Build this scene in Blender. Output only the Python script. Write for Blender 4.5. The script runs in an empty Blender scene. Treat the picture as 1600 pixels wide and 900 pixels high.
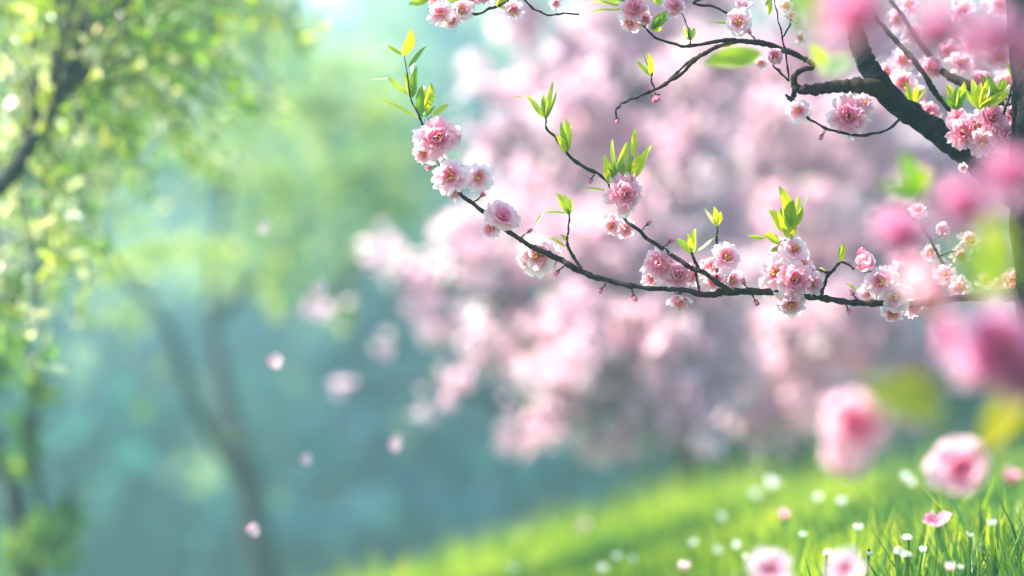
import bpy, math, random
from mathutils import Vector, Matrix, Quaternion, noise

R = math.radians
rnd = random.Random(11)
scene = bpy.context.scene
COL = scene.collection

# ------------------------------------------------------------------ camera, sky, sun, exposure
CAMZ = 1.0
LENS = 85.0
S = 36.0 / LENS / 1600.0            # metres per photo pixel at one metre
cam_data = bpy.data.cameras.new('camera')
cam = bpy.data.objects.new('camera', cam_data)
COL.objects.link(cam)
cam.location = (0, 0, CAMZ)
cam.rotation_euler = (R(90), 0, 0)
cam_data.lens = LENS
cam_data.sensor_width = 36
cam_data.clip_start = 0.05
cam_data.clip_end = 600
cam_data.dof.use_dof = True
cam_data.dof.focus_distance = 2.04
cam_data.dof.aperture_fstop = 2.7
scene.camera = cam

SUN_DIR = Vector((-0.62, 0.10, 0.78)).normalized()      # towards the sun: behind the scene, up on the left
elev = math.asin(SUN_DIR.z)
azim = math.atan2(SUN_DIR.x, SUN_DIR.y)
world = bpy.data.worlds.new('World')
scene.world = world
world.use_nodes = True
nt = world.node_tree
sky = nt.nodes.new('ShaderNodeTexSky')
sky.sky_type = 'NISHITA'
sky.sun_disc = False
sky.sun_elevation = elev
sky.sun_rotation = azim
sky.air_density = 1.0
sky.dust_density = 1.0
sky.ozone_density = 1.5
bg = nt.nodes['Background']
bg.inputs['Strength'].default_value = 0.12
nt.links.new(sky.outputs[0], bg.inputs[0])

sun_data = bpy.data.lights.new('sun', 'SUN')
sun_data.energy = 5.0
sun_data.angle = R(0.5)
sun_data.color = (1.0, 0.93, 0.80)
sun = bpy.data.objects.new('sun', sun_data)
COL.objects.link(sun)
sun.rotation_euler = (-SUN_DIR).to_track_quat('-Z', 'Y').to_euler()
sun.location = (-6, 8, 9)

vs = scene.view_settings
vs.view_transform = 'Standard'
vs.look = 'None'
vs.exposure = 1.97
vs.gamma = 1.0
vs.use_curve_mapping = False
scene.cycles.max_bounces = 10
scene.cycles.diffuse_bounces = 8
scene.cycles.transmission_bounces = 4
scene.cycles.volume_bounces = 1
scene.cycles.sample_clamp_indirect = 8.0
scene.cycles.use_denoising = True
HAZE_DENSITY = 0.0125
HAZE_COLOUR = (0.49, 0.82, 0.91)


def P(px, py, d):
    """point seen at photo pixel px, py (1600 x 900) at d metres from the lens"""
    return Vector(((px - 800) * S * d, d, CAMZ - (py - 450) * S * d))


# ------------------------------------------------------------------ mesh building
class MB:
    def __init__(self):
        self.v, self.f, self.m, self.c = [], [], [], []

    def add(self, verts, faces, cols, mat=0):
        o = len(self.v)
        self.v += [tuple(p) for p in verts]
        self.c += cols
        self.f += [tuple(i + o for i in q) for q in faces]
        self.m += [mat] * len(faces)

    def mesh(self, name, mats, base=None):
        me = bpy.data.meshes.new(name)
        vv = self.v
        if base is not None:
            bx, by, bz = base
            vv = [(x - bx, y - by, z - bz) for x, y, z in vv]
        me.from_pydata(vv, [], self.f)
        at = me.color_attributes.new('pigment', 'FLOAT_COLOR', 'POINT')
        flat = []
        for c in self.c:
            flat += [c[0], c[1], c[2], 1.0]
        at.data.foreach_set('color', flat)
        for m in mats:
            me.materials.append(m)
        me.polygons.foreach_set('material_index', self.m)
        me.polygons.foreach_set('use_smooth', [True] * len(self.f))
        me.update()
        return me


def jit(c, a, r=rnd):
    k = 1 + r.uniform(-a, a)
    return tuple(max(0.0, min(1.0, x * k * (1 + r.uniform(-a, a) * .35))) for x in c)


def mixc(a, b, t):
    return tuple(x + (y - x) * t for x, y in zip(a, b))


def smooth(pts, n=6):
    """Catmull-Rom through (Vector, radius) pairs"""
    out = []
    N = len(pts)
    for i in range(N - 1):
        p0 = pts[max(i - 1, 0)]; p1 = pts[i]; p2 = pts[i + 1]; p3 = pts[min(i + 2, N - 1)]
        for k in range(n):
            t = k / n
            a = [0.5 * ((2 * b) + (c - a_) * t + (2 * a_ - 5 * b + 4 * c - d) * t * t + (-a_ + 3 * b - 3 * c + d) * t ** 3)
                 for a_, b, c, d in zip(p0[0], p1[0], p2[0], p3[0])]
            out.append((Vector(a), p1[1] + (p2[1] - p1[1]) * t))
    out.append((Vector(pts[-1][0]), pts[-1][1]))
    return out


def tube(mb, pts, sides=8, mat=0, col=(.05, .04, .035), rough=0.12, n=6, knots=0.0, seed=0):
    pts = smooth(pts, n)
    L = len(pts)
    up = Vector((0.13, 0.31, 0.94))
    verts, cols = [], []
    r_ = random.Random(seed)
    for i, (p, r) in enumerate(pts):
        t = (pts[min(i + 1, L - 1)][0] - pts[max(i - 1, 0)][0])
        if t.length < 1e-9:
            t = Vector((0, 0, 1))
        t.normalize()
        a = t.cross(up)
        if a.length < .05:
            a = t.cross(Vector((1, 0, 0)))
        a.normalize()
        b = t.cross(a)
        kn = 1 + (knots * min(1.0, .0022 / max(r, 1e-4)) * (1 if r_.random() < .22 else 0))
        for k in range(sides):
            an = 2 * math.pi * k / sides
            d = a * math.cos(an) + b * math.sin(an)
            q = p + d * r
            w = noise.noise(q * (0.35 / max(r, .002)) + Vector((seed * 3.1, 0, 0)))
            verts.append(p + d * r * kn * (1 + rough * w * 1.6))
            cols.append(jit(col, .12, r_))
    faces = []
    for i in range(L - 1):
        for k in range(sides):
            k2 = (k + 1) % sides
            faces.append((i * sides + k, i * sides + k2, (i + 1) * sides + k2, (i + 1) * sides + k))
    verts.append(pts[0][0]); cols.append(col)
    verts.append(pts[-1][0]); cols.append(col)
    e = len(verts)
    for k in range(sides):
        k2 = (k + 1) % sides
        faces.append((e - 2, k2, k))
        faces.append((e - 1, (L - 1) * sides + k, (L - 1) * sides + k2))
    mb.add(verts, faces, cols, mat)


def leaf(mb, base, tip, width, nrm, fold=0.35, curl=0.15, col=(.2, .35, .03), col2=None, mat=0, rows=7, r=rnd, stalk=0.0):
    """lanceolate leaf from base to tip, folded along its midrib, bent out along nrm"""
    ax = tip - base
    L = ax.length
    ax.normalize()
    n = nrm - ax * nrm.dot(ax)
    if n.length < 1e-4:
        n = ax.orthogonal()
    n.normalize()
    s = ax.cross(n)
    col2 = col2 or col
    verts, cols, faces = [], [], []
    cs = (-1, -.55, 0, .55, 1)
    ph = r.uniform(0, 6)
    for i in range(rows):
        t = i / (rows - 1)
        w = (math.sin(math.pi * min(1, t * .93 + .03) ** .85) ** .8) * width * .5 if 0 < i < rows - 1 else width * .05
        if i == rows - 1:
            w = width * .02
        c = base + ax * (L * t) + n * (curl * L * math.sin(math.pi * t * .5) ** 2 - curl * L * t) * 1.6
        for q in cs:
            wave = .05 * width * math.sin(t * 9 + ph) * abs(q)
            verts.append(c + s * (w * q * math.cos(fold)) + n * (w * abs(q) * math.sin(fold) + wave))
            vein = .85 if q == 0 else 1.0
            cc = mixc(col, col2, t)
            cols.append(tuple(x * vein for x in cc))
    nc = len(cs)
    for i in range(rows - 1):
        for k in range(nc - 1):
            faces.append((i * nc + k, i * nc + k + 1, (i + 1) * nc + k + 1, (i + 1) * nc + k))
    mb.add(verts, faces, cols, mat)


def petal(mb, origin, u, v, z, tilt, curl, L, W, cup, frill, c0, c1, c2, mat=0, rows=7, r0=.0015, r=rnd):
    """one petal: u outward, v across, z along the flower's axis; tilt from z, curl added towards the tip"""
    cs = (-1, -.5, 0, .5, 1)
    p = origin + u * r0
    verts, cols, faces = [], [], []
    ph = r.uniform(0, 6)
    tips_ = [r.uniform(-.5, .6) for _ in cs]
    for i in range(rows):
        t = i / (rows - 1)
        th = tilt + curl * t * t
        d = u * math.sin(th) + z * math.cos(th)
        nn = u * math.cos(th) - z * math.sin(th)
        if i:
            p = p + d * (L / (rows - 1))
        w = W * .5 * (.22 + .78 * math.sin(math.pi * .5 * min(1, t / .62)) ** 1.1) if t < .62 else W * .5 * math.sqrt(max(0.0, 1 - ((t - .62) / .47) ** 2))
        for k, q in enumerate(cs):
            edge = frill * L * tips_[k] * max(0, t - .7) / .3
            if q == 0:
                edge -= .07 * L * max(0, t - .8) / .2
            rf = frill * W * .55 * math.sin(q * 4.2 + ph + t * 3) * t * t
            verts.append(p + v * (w * q) + d * edge - nn * (cup * W * q * q * (.3 + .7 * t)) + nn * rf)
            cc = mixc(c0, c1, t / .5) if t < .5 else mixc(c1, c2, (t - .5) / .5)
            cols.append(jit(mixc(cc, c2, .25 * abs(q) * t), .06, r))
    nc = len(cs)
    for i in range(rows - 1):
        for k in range(nc - 1):
            faces.append((i * nc + k, i * nc + k + 1, (i + 1) * nc + k + 1, (i + 1) * nc + k))
    mb.add(verts, faces, cols, mat)


# ------------------------------------------------------------------ materials
def nodes_of(name):
    m = bpy.data.materials.new(name)
    m.use_nodes = True
    t = m.node_tree
    return m, t, t.nodes['Principled BSDF'], t.nodes['Material Output']


def thin_material(name, rough, transl, spec=.5, noise_scale=60.0, amount=.12, tint=(1, 1, 1), bump=0.0):
    """a petal or a leaf: surface colour from its pigment, part of the light passing through"""
    m, t, b, out = nodes_of(name)
    at = t.nodes.new('ShaderNodeAttribute'); at.attribute_name = 'pigment'
    nz = t.nodes.new('ShaderNodeTexNoise'); nz.inputs['Scale'].default_value = noise_scale
    nz.inputs['Detail'].default_value = 3
    tc = t.nodes.new('ShaderNodeTexCoord')
    t.links.new(tc.outputs['Object'], nz.inputs['Vector'])
    mr = t.nodes.new('ShaderNodeMapRange')
    mr.inputs[3].default_value = 1 - amount
    mr.inputs[4].default_value = 1 + amount
    t.links.new(nz.outputs['Fac'], mr.inputs[0])
    mx = t.nodes.new('ShaderNodeVectorMath'); mx.operation = 'SCALE'
    t.links.new(at.outputs['Color'], mx.inputs[0]); t.links.new(mr.outputs[0], mx.inputs['Scale'])
    t.links.new(mx.outputs[0], b.inputs['Base Color'])
    b.inputs['Roughness'].default_value = rough
    b.inputs['Specular IOR Level'].default_value = spec
    tr = t.nodes.new('ShaderNodeBsdfTranslucent')
    tm = t.nodes.new('ShaderNodeVectorMath'); tm.operation = 'MULTIPLY'
    tm.inputs[1].default_value = tint
    t.links.new(mx.outputs[0], tm.inputs[0])
    t.links.new(tm.outputs[0], tr.inputs['Color'])
    ms = t.nodes.new('ShaderNodeMixShader'); ms.inputs[0].default_value = transl
    t.links.new(b.outputs[0], ms.inputs[1]); t.links.new(tr.outputs[0], ms.inputs[2])
    t.links.new(ms.outputs[0], out.inputs['Surface'])
    if bump:
        bp = t.nodes.new('ShaderNodeBump'); bp.inputs['Strength'].default_value = bump
        bp.inputs['Distance'].default_value = .002
        t.links.new(nz.outputs['Fac'], bp.inputs['Height']); t.links.new(bp.outputs[0], b.inputs['Normal'])
    return m


def bark_material(name, c1, c2, scale=90, bump=.6, dist=.003):
    m, t, b, out = nodes_of(name)
    tc = t.nodes.new('ShaderNodeTexCoord')
    nz = t.nodes.new('ShaderNodeTexNoise'); nz.inputs['Scale'].default_value = scale
    nz.inputs['Detail'].default_value = 6; nz.inputs['Roughness'].default_value = .65
    t.links.new(tc.outputs['Object'], nz.inputs['Vector'])
    cr = t.nodes.new('ShaderNodeValToRGB')
    cr.color_ramp.elements[0].position = .32; cr.color_ramp.elements[0].color = (*c1, 1)
    cr.color_ramp.elements[1].position = .7; cr.color_ramp.elements[1].color = (*c2, 1)
    t.links.new(nz.outputs['Fac'], cr.inputs[0])
    t.links.new(cr.outputs[0], b.inputs['Base Color'])
    b.inputs['Roughness'].default_value = .85
    b.inputs['Specular IOR Level'].default_value = .12
    bp = t.nodes.new('ShaderNodeBump'); bp.inputs['Strength'].default_value = bump
    bp.inputs['Distance'].default_value = dist
    t.links.new(nz.outputs['Fac'], bp.inputs['Height']); t.links.new(bp.outputs[0], b.inputs['Normal'])
    return m


M_PETAL = thin_material('petal', .55, .6, .3, 220, .07)
M_LEAF = thin_material('young_leaf', .32, .55, .5, 160, .12, (1.25, 1.1, .55))
M_STAMEN = thin_material('stamen', .5, .2, .4, 200, .1)
M_CALYX = thin_material('calyx', .5, .15, .4, 200, .15)
M_BARK = bark_material('dark_bark', (.003, .005, .007), (.022, .022, .024), 160, 1.0, .005)
M_TWIG = bark_material('twig_bark', (.010, .006, .006), (.05, .03, .024), 260, .7, .0015)
M_FAR_BARK = bark_material('far_bark', (.016, .018, .02), (.06, .055, .05), 40, .6, .01)
M_GRASS = thin_material('grass_blade', .35, .58, .45, 30, .2, (1.15, 1.1, .6))
M_WILLOW = thin_material('willow_leaf', .22, .6, .7, 40, .2, (1.2, 1.1, .6))
M_BLOOM_FAR = thin_material('far_blossom', .6, .70, .2, 20, .1)
M_WOODS = thin_material('woodland_leaf', .7, .25, .1, 1.5, .35)


def ground_material():
    m, t, b, out = nodes_of('meadow_soil')
    tc = t.nodes.new('ShaderNodeTexCoord')
    nz = t.nodes.new('ShaderNodeTexNoise'); nz.inputs['Scale'].default_value = 5
    nz.inputs['Detail'].default_value = 8
    t.links.new(tc.outputs['Object'], nz.inputs['Vector'])
    cr = t.nodes.new('ShaderNodeValToRGB')
    cr.color_ramp.elements[0].position = .35; cr.color_ramp.elements[0].color = (.03, .06, .012, 1)
    cr.color_ramp.elements[1].position = .7; cr.color_ramp.elements[1].color = (.09, .17, .025, 1)
    t.links.new(nz.outputs['Fac'], cr.inputs[0]); t.links.new(cr.outputs[0], b.inputs['Base Color'])
    b.inputs['Roughness'].default_value = .9
    bp = t.nodes.new('ShaderNodeBump'); bp.inputs['Distance'].default_value = .02
    t.links.new(nz.outputs['Fac'], bp.inputs['Height']); t.links.new(bp.outputs[0], b.inputs['Normal'])
    return m


M_GROUND = ground_material()


# ------------------------------------------------------------------ object helpers
def thing(name, label, cat, loc, group=None):
    o = bpy.data.objects.new(name, None)
    COL.objects.link(o)
    o.location = loc
    o.empty_display_size = .05
    o['label'] = label
    o['category'] = cat
    if group:
        o['group'] = group
    return o


def part(name, mb, mats, parent, base, label=None):
    o = bpy.data.objects.new(name, mb.mesh(name, mats, base))
    COL.objects.link(o)
    o.parent = parent
    if label:
        o['label'] = label
    return o


def single(name, mb, mats, base, label=None, cat=None, group=None, kind=None):
    o = bpy.data.objects.new(name, mb.mesh(name, mats, base))
    COL.objects.link(o)
    o.location = base
    if label: o['label'] = label
    if cat: o['category'] = cat
    if group: o['group'] = group
    if kind: o['kind'] = kind
    return o


# ------------------------------------------------------------------ terrain
def smax(a, b, k):
    h = max(0.0, min(1.0, .5 + .5 * (a - b) / k))
    return b + (a - b) * h + k * h * (1 - h)


def hill(x, y):
    rise = .193 * (y - 15) if y < 66 else .193 * 51 - .1 * (y - 66)
    z = -2.15 + max(-.6, rise)
    z += 1.0 * noise.noise(Vector((x * .05, y * .05, 3.3))) * min(1, max(0, (y - 14) / 20))
    return z


def ground_z(x, y):
    if x < -.55:
        b = -.1595 + .62 * (x + .55)
    elif x < .45:
        b = .29 * x
    else:
        b = .1305 + .10 * (min(x, 8) - .45)
    z = -.289 - .0655 * y + b
    if y > 6.1:
        z -= .30 * (y - 6.1)
    z = smax(z, hill(x, y), .5)
    z += .012 * noise.noise(Vector((x * 2.3, y * 2.3, 0)))
    return z + CAMZ


def build_ground():
    def axis(parts):
        out = []
        for a, b, n in parts:
            out += [a + (b - a) * i / n for i in range(n)]
        out.append(parts[-1][1])
        return out
    xs = axis([(-160, -30, 13), (-30, -6, 16), (-6, -1.5, 22), (-1.5, 3, 50), (3, 8, 14), (8, 30, 12), (30, 160, 13)])
    ys = axis([(-40, -4, 10), (-4, 0, 10), (0, 8, 80), (8, 20, 30), (20, 80, 50), (80, 170, 10)])
    mb = MB()
    v = [(x, y, ground_z(x, y)) for y in ys for x in xs]
    n = len(xs)
    f = [(j * n + i, j * n + i + 1, (j + 1) * n + i + 1, (j + 1) * n + i) for j in range(len(ys) - 1) for i in range(n - 1)]
    mb.add(v, f, [(.1, .2, .03)] * len(v))
    single('ground', mb, [M_GROUND], (0, 0, 0), kind='structure')


build_ground()


# ------------------------------------------------------------------ haze
def build_haze():
    x0, x1, y0, y1, z0, z1 = -175, 175, -45, 180, -5.0, 13.0
    me = bpy.data.meshes.new('haze')
    v = [(x, y, z) for z in (z0, z1) for y in (y0, y1) for x in (x0, x1)]
    me.from_pydata(v, [], [(0, 2, 3, 1), (4, 5, 7, 6), (0, 1, 5, 4), (2, 6, 7, 3), (0, 4, 6, 2), (1, 3, 7, 5)])
    o = bpy.data.objects.new('haze', me)
    COL.objects.link(o)
    o['kind'] = 'stuff'
    m = bpy.data.materials.new('haze_air')
    m.use_nodes = True
    t = m.node_tree
    t.nodes.clear()
    out = t.nodes.new('ShaderNodeOutputMaterial')
    pv = t.nodes.new('ShaderNodeVolumePrincipled')
    pv.inputs['Color'].default_value = (*HAZE_COLOUR, 1)
    pv.inputs['Density'].default_value = HAZE_DENSITY
    pv.inputs['Anisotropy'].default_value = .35
    t.links.new(pv.outputs[0], out.inputs['Volume'])
    me.materials.append(m)


build_haze()


# ------------------------------------------------------------------ woods on the far hillside
def rand_dir(r):
    z = r.uniform(-1, 1); a = r.uniform(0, 2 * math.pi); q = math.sqrt(1 - z * z)
    return Vector((q * math.cos(a), q * math.sin(a), z))


def quad(mb, c, n, s, col, asp=1.0, mat=0, r=rnd):
    n = n.normalized()
    a = n.orthogonal().normalized()
    b = n.cross(a)
    an = r.uniform(0, 6.3)
    u = a * math.cos(an) + b * math.sin(an)
    w = n.cross(u)
    mid = n * (.18 * s)
    mb.add([c - u * s, c - w * s * asp * .6 + mid, c + u * s, c + w * s * asp * .6 + mid], [(0, 1, 2, 3)], [col] * 4, mat)


def build_woods():
    r = random.Random(5)
    mb = MB()
    n = 0
    tries = 0
    while n < 330 and tries < 4000:
        tries += 1
        y = 14 + 54 * r.random() ** 1.15
        x = r.uniform(-.42, .42) * y
        zz = ground_z(x, y)
        rad = r.uniform(.55, 1.35) * (.7 + y / 60)
        if (CAMZ + .108 * y) < zz + rad * 1.6 and -.105 < x / y < -.045:
            continue                                     # keep the dip of the ridge where the sky shows
        col = r.choice([(.002, .055, .055), (.003, .075, .058), (.002, .042, .058)] if y < 27 + 6 * r.random() else [(.16, .24, .05), (.22, .29, .06), (.26, .31, .07), (.11, .20, .05)])  # dark low woods, pale upper ones: foliage tone with light and haze painted in
        cz = zz + rad * .75
        k = 150 if y > 25 else 260
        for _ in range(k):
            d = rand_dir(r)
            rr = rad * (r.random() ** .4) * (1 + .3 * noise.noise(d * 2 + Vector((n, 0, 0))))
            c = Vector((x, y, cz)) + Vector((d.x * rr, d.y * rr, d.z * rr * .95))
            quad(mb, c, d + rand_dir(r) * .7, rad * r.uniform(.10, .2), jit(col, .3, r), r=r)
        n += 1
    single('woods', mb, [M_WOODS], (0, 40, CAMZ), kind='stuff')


build_woods()


# ------------------------------------------------------------------ background trees
TREE_GREEN = [(.27, .46, .06), (.36, .52, .06), (.18, .38, .06), (.45, .56, .08)]
PINKS = [(.90, .67, .76), (.91, .75, .82), (.89, .60, .71), (.93, .83, .87)]


def small_blossom(mb, c, n, s, col, r):
    n = n.normalized()
    a = n.orthogonal().normalized()
    b = n.cross(a)
    off = r.uniform(0, 6.3)
    vs_, cs_, fs_ = [tuple(c)], [mixc(col, (.75, .15, .35), .45)], []
    for k in range(10):
        an = off + k * math.pi / 5
        rad = s * (1 if k % 2 == 0 else .62)
        vs_.append(tuple(c + (a * math.cos(an) + b * math.sin(an)) * rad + n * (s * (.45 if k % 2 == 0 else .2))))
        cs_.append(col)
    for k in range(5):
        fs_.append((0, 1 + (2 * k - 1) % 10, 1 + 2 * k, 1 + 2 * k + 1))
    mb.add(vs_, fs_, cs_)


def far_tree(name, label, cat, group, trunk, limbs, clumps, kind, seed, mat_leaf):
    """trunk and limbs: lists of (px, py, d, radius in metres); clumps: (px, py, d, rx, ry px, count)"""
    r = random.Random(seed)
    tp = [(P(a, b, c), w) for a, b, c, w in trunk]
    b0 = tp[0][0].copy()
    b0.z = ground_z(b0.x, b0.y) - .03
    tp = [(b0, tp[0][1] * 1.25)] + ([] if abs(tp[0][0].z - b0.z) < .15 else [tp[0]]) + tp[1:]
    t = thing(name, label, cat, b0, group)
    mb = MB()
    tube(mb, tp, 10, 0, n=8, seed=seed)
    part('trunk', mb, [M_FAR_BARK], t, b0)
    skel = [q[0] for q in smooth(tp, 5)][4:]
    for lm in limbs:
        mb = MB()
        pl = [(P(a, b, c), w) for a, b, c, w in lm]
        j = min(skel, key=lambda q: (q - pl[0][0]).length)
        tube(mb, [(j, pl[0][1])] + pl[(1 if (j - pl[0][0]).length < .12 else 0):], 8, 0, n=6, seed=seed + 3)
        part('limb', mb, [M_FAR_BARK], t, b0)
        skel += [q[0] for q in smooth(pl, 4)]
    crown, twigs = MB(), MB()
    for (px, py, d, rx, ry, cnt) in clumps:
        c = P(px, py, d)
        if kind == 'pink' and cnt > 50:
            rx, ry = rx * 1.25, ry * 1.2
        if kind == 'green' and d > 6 and cnt > 20:
            rx, ry = rx * 1.5, ry * 1.35
        sx, sz = rx * S * d, ry * S * d
        sy = max(sx, sz, .18) * .9
        j = min(skel, key=lambda q: (q - c).length + (.4 if q.z > c.z + .2 else 0))
        mid = (j + c) / 2 + Vector((0, 0, .06))
        tube(twigs, [(j, .007), (mid, .005), (c, .003)], 5, 0, n=3, seed=seed)
        nsp = max(1, int(cnt * ((4.6 if cnt > 50 else 2.0 if cnt > 20 else 1) if kind == 'pink' else 2.6)) // 9)
        for _ in range(nsp):
            dd = rand_dir(r)
            e = c + Vector((dd.x * sx, dd.y * sy, dd.z * sz)) * r.random() ** .45
            q = c + (e - c) * .1 + Vector((0, 0, .02))
            tube(twigs, [(q, .0016), ((q + e) / 2 + Vector((0, 0, .025)), .0012), (e, .0008)], 4, 0, n=2, seed=seed)
            base_c = r.choice(PINKS if kind == 'pink' else TREE_GREEN if seed != 32 else [(.06, .18, .05), (.10, .24, .05), (.18, .30, .05)])
            for k in range(9 if cnt > 10 else 4):
                s_ = r.random()
                pos = q.lerp(e, s_) + rand_dir(r) * r.uniform(.005, .05 if kind == 'pink' else .035)
                if kind == 'pink':
                    if r.random() < .10:
                        dl = rand_dir(r) + Vector((0, 0, .4))
                        leaf(crown, pos, pos + dl.normalized() * r.uniform(.03, .05), .013, rand_dir(r), .3, .15,
                             jit((.22, .34, .05), .2, r), mat=0, rows=4, r=r)
                    small_blossom(crown, pos, rand_dir(r) + Vector((-.2, -.5, .2)), r.uniform(.016, .027), jit(base_c, .08, r), r)
                else:
                    dl = (rand_dir(r) + Vector((.1, 0, -.2))).normalized()
                    leaf(crown, pos, pos + dl * r.uniform(.03, .055) * (2.2 if d > 12 else 1), r.uniform(.010, .017) * (2.6 if d > 12 else 1), rand_dir(r), .25, .15,
                         jit(base_c if r.random() > .2 or seed == 32 else (.62, .66, .30), .2, r), mat=0, rows=4, r=r)
    part('twigs', twigs, [M_FAR_BARK], t, b0)['kind'] = 'stuff'
    part('crown', crown, [mat_leaf], t, b0)
    return t


PINK_GROUP = 'pink blossom trees along the top of the grassy bank'
far_tree('blossom_tree', 'blurred pink blossom tree nearest the valley, its low boughs reaching out left over blue air', 'tree', PINK_GROUP,
         [(1075, 750, 6.6, .040), (1060, 600, 6.5, .032), (1075, 420, 6.4, .026), (1050, 250, 6.2, .028), (1060, 60, 6.3, .018), (1070, -120, 6.3, .01)],
         [[(1060, 560, 6.05, .026), (960, 500, 6.0, .02), (820, 470, 5.9, .014), (700, 450, 5.9, .007), (600, 420, 5.9, .004)],
          [(1068, 450, 6.1, .026), (980, 330, 6.2, .02), (860, 260, 6.2, .013), (760, 200, 6.3, .006)],
          [(1055, 300, 6.2, .02), (1000, 150, 6.2, .014), (900, 60, 6.3, .009), (800, -20, 6.3, .005)],
          [(1062, 640, 6.05, .02), (960, 640, 5.9, .012), (850, 670, 5.8, .007)]],
         [(600, 405, 5.9, 35, 40, 27), (660, 450, 5.9, 50, 40, 36), (690, 510, 5.9, 55, 25, 36), (730, 370, 6.0, 50, 50, 54), (780, 440, 6.0, 70, 60, 90),
          (830, 530, 6.0, 80, 60, 120), (760, 545, 5.8, 50, 25, 36), (700, 600, 5.7, 50, 20, 18), (668, 640, 5.7, 22, 10, 9), (800, 690, 5.7, 35, 14, 18), (850, 675, 5.7, 60, 25, 36), (900, 650, 5.8, 70, 40, 50),
          (590, 545, 5.8, 14, 10, 9), (530, 610, 5.6, 10, 25, 9), (490, 490, 5.6, 10, 25, 9), (520, 490, 5.8, 10, 40, 9),
          (850, 330, 6.2, 90, 80, 150), (800, 230, 6.3, 70, 60, 70), (740, 130, 6.3, 45, 35, 27), (860, 150, 6.3, 90, 70, 90), (820, 40, 6.3, 70, 40, 45),
          (950, 420, 6.1, 110, 90, 220), (960, 250, 6.2, 110, 90, 220), (950, 90, 6.3, 110, 80, 170), (920, 590, 6.0, 90, 60, 150), (930, 700, 5.9, 40, 25, 27),
          (1060, 540, 6.2, 110, 80, 200), (1060, 350, 6.2, 110, 90, 200), (1060, 180, 6.3, 110, 90, 200), (1050, 20, 6.3, 110, 80, 160), (1000, 650, 6.0, 60, 40, 50),
          (960, -80, 6.3, 160, 90, 150), (1130, -100, 6.3, 160, 90, 150), (760, -60, 6.3, 90, 50, 50), (900, 500, 5.85, 80, 50, 90), (1010, 540, 5.8, 80, 60, 110), (1100, 590, 5.85, 80, 60, 100), (1090, 450, 5.9, 90, 60, 110), (1020, 620, 5.8, 60, 40, 55), (980, 680, 5.8, 60, 35, 45), (1080, 670, 5.8, 70, 40, 55), (920, 560, 5.75, 90, 50, 80), (830, 590, 5.8, 60, 35, 45), (980, 360, 5.95, 90, 70, 110), (880, 400, 5.95, 80, 60, 80), (1080, 250, 6.0, 90, 70, 100), (1100, 110, 6.0, 90, 70, 90), (900, 170, 6.1, 80, 60, 70)],
         'pink', 21, M_BLOOM_FAR)
far_tree('blossom_tree', 'blurred pink blossom tree on the bank, behind the low hanging near blossom at right', 'tree', PINK_GROUP,
         [(1235, 735, 7.3, .042), (1250, 560, 7.3, .034), (1225, 400, 7.3, .028), (1265, 220, 7.2, .022), (1250, 20, 7.1, .018), (1260, -140, 7.1, .01)],
         [[(1240, 520, 6.9, .03), (1330, 420, 6.9, .02), (1450, 330, 7.0, .012), (1560, 280, 7.0, .006)],
          [(1230, 420, 7.0, .026), (1160, 300, 7.1, .018), (1120, 150, 7.2, .01)],
          [(1255, 280, 7.0, .022), (1340, 160, 7.0, .014), (1450, 60, 7.1, .008)]],
         [(1180, 450, 7.0, 100, 90, 190), (1300, 420, 7.0, 110, 90, 210), (1170, 280, 7.1, 100, 90, 190), (1300, 260, 7.1, 110, 90, 210), (1200, 110, 7.1, 110, 90, 190),
          (1340, 100, 7.1, 110, 90, 200), (1430, 300, 7.0, 110, 90, 200), (1450, 150, 7.1, 110, 80, 170), (1560, 260, 7.0, 100, 90, 160), (1570, 100, 7.1, 100, 90, 140),
          (1190, 590, 6.9, 90, 45, 100), (1150, 640, 6.8, 60, 25, 45), (1320, 550, 6.9, 90, 50, 110), (1450, 450, 6.9, 90, 60, 120), (1560, 430, 7.0, 90, 60, 100),
          (1250, -60, 7.1, 160, 80, 150), (1450, -60, 7.1, 160, 80, 120), (1680, 200, 7.0, 90, 120, 100), (1680, 400, 7.0, 90, 90, 70), (1250, 520, 6.6, 90, 60, 100), (1350, 480, 6.6, 90, 60, 100), (1260, 340, 6.7, 90, 60, 90), (1380, 560, 6.7, 80, 50, 70), (1190, 650, 6.6, 80, 40, 60), (1300, 630, 6.6, 80, 40, 70), (1400, 640, 6.6, 70, 35, 50), (1450, 560, 6.7, 80, 40, 60), (1130, 560, 6.5, 80, 50, 80), (1200, 200, 6.6, 90, 70, 90), (1350, 200, 6.6, 90, 70, 90)],
         'pink', 22, M_BLOOM_FAR)
far_tree('blossom_tree', 'palest pink blossom tree, standing farthest back between the two nearer blossom trunks', 'tree', PINK_GROUP,
         [(1150, 700, 9.2, .06), (1140, 520, 9.2, .05), (1120, 330, 9.3, .035), (1130, 100, 9.4, .02), (1130, -60, 9.4, .01)],
         [[(1130, 420, 9.3, .025), (1020, 300, 9.3, .015), (920, 220, 9.4, .008)],
          [(1125, 380, 9.3, .025), (1260, 260, 9.3, .015), (1380, 200, 9.4, .008)]],
         [(1000, 300, 9.3, 120, 90, 160), (1100, 180, 9.4, 130, 90, 170), (1240, 260, 9.3, 130, 90, 170), (1120, 420, 9.2, 130, 80, 150), (1370, 200, 9.4, 120, 90, 140),
          (900, 220, 9.4, 90, 80, 90), (1250, 80, 9.4, 140, 90, 150), (980, 80, 9.4, 130, 80, 130), (1300, 420, 9.2, 110, 70, 120), (1460, 340, 9.3, 110, 90, 120), (1130, -40, 9.4, 200, 60, 120)],
         'pink', 23, M_BLOOM_FAR)

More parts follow.
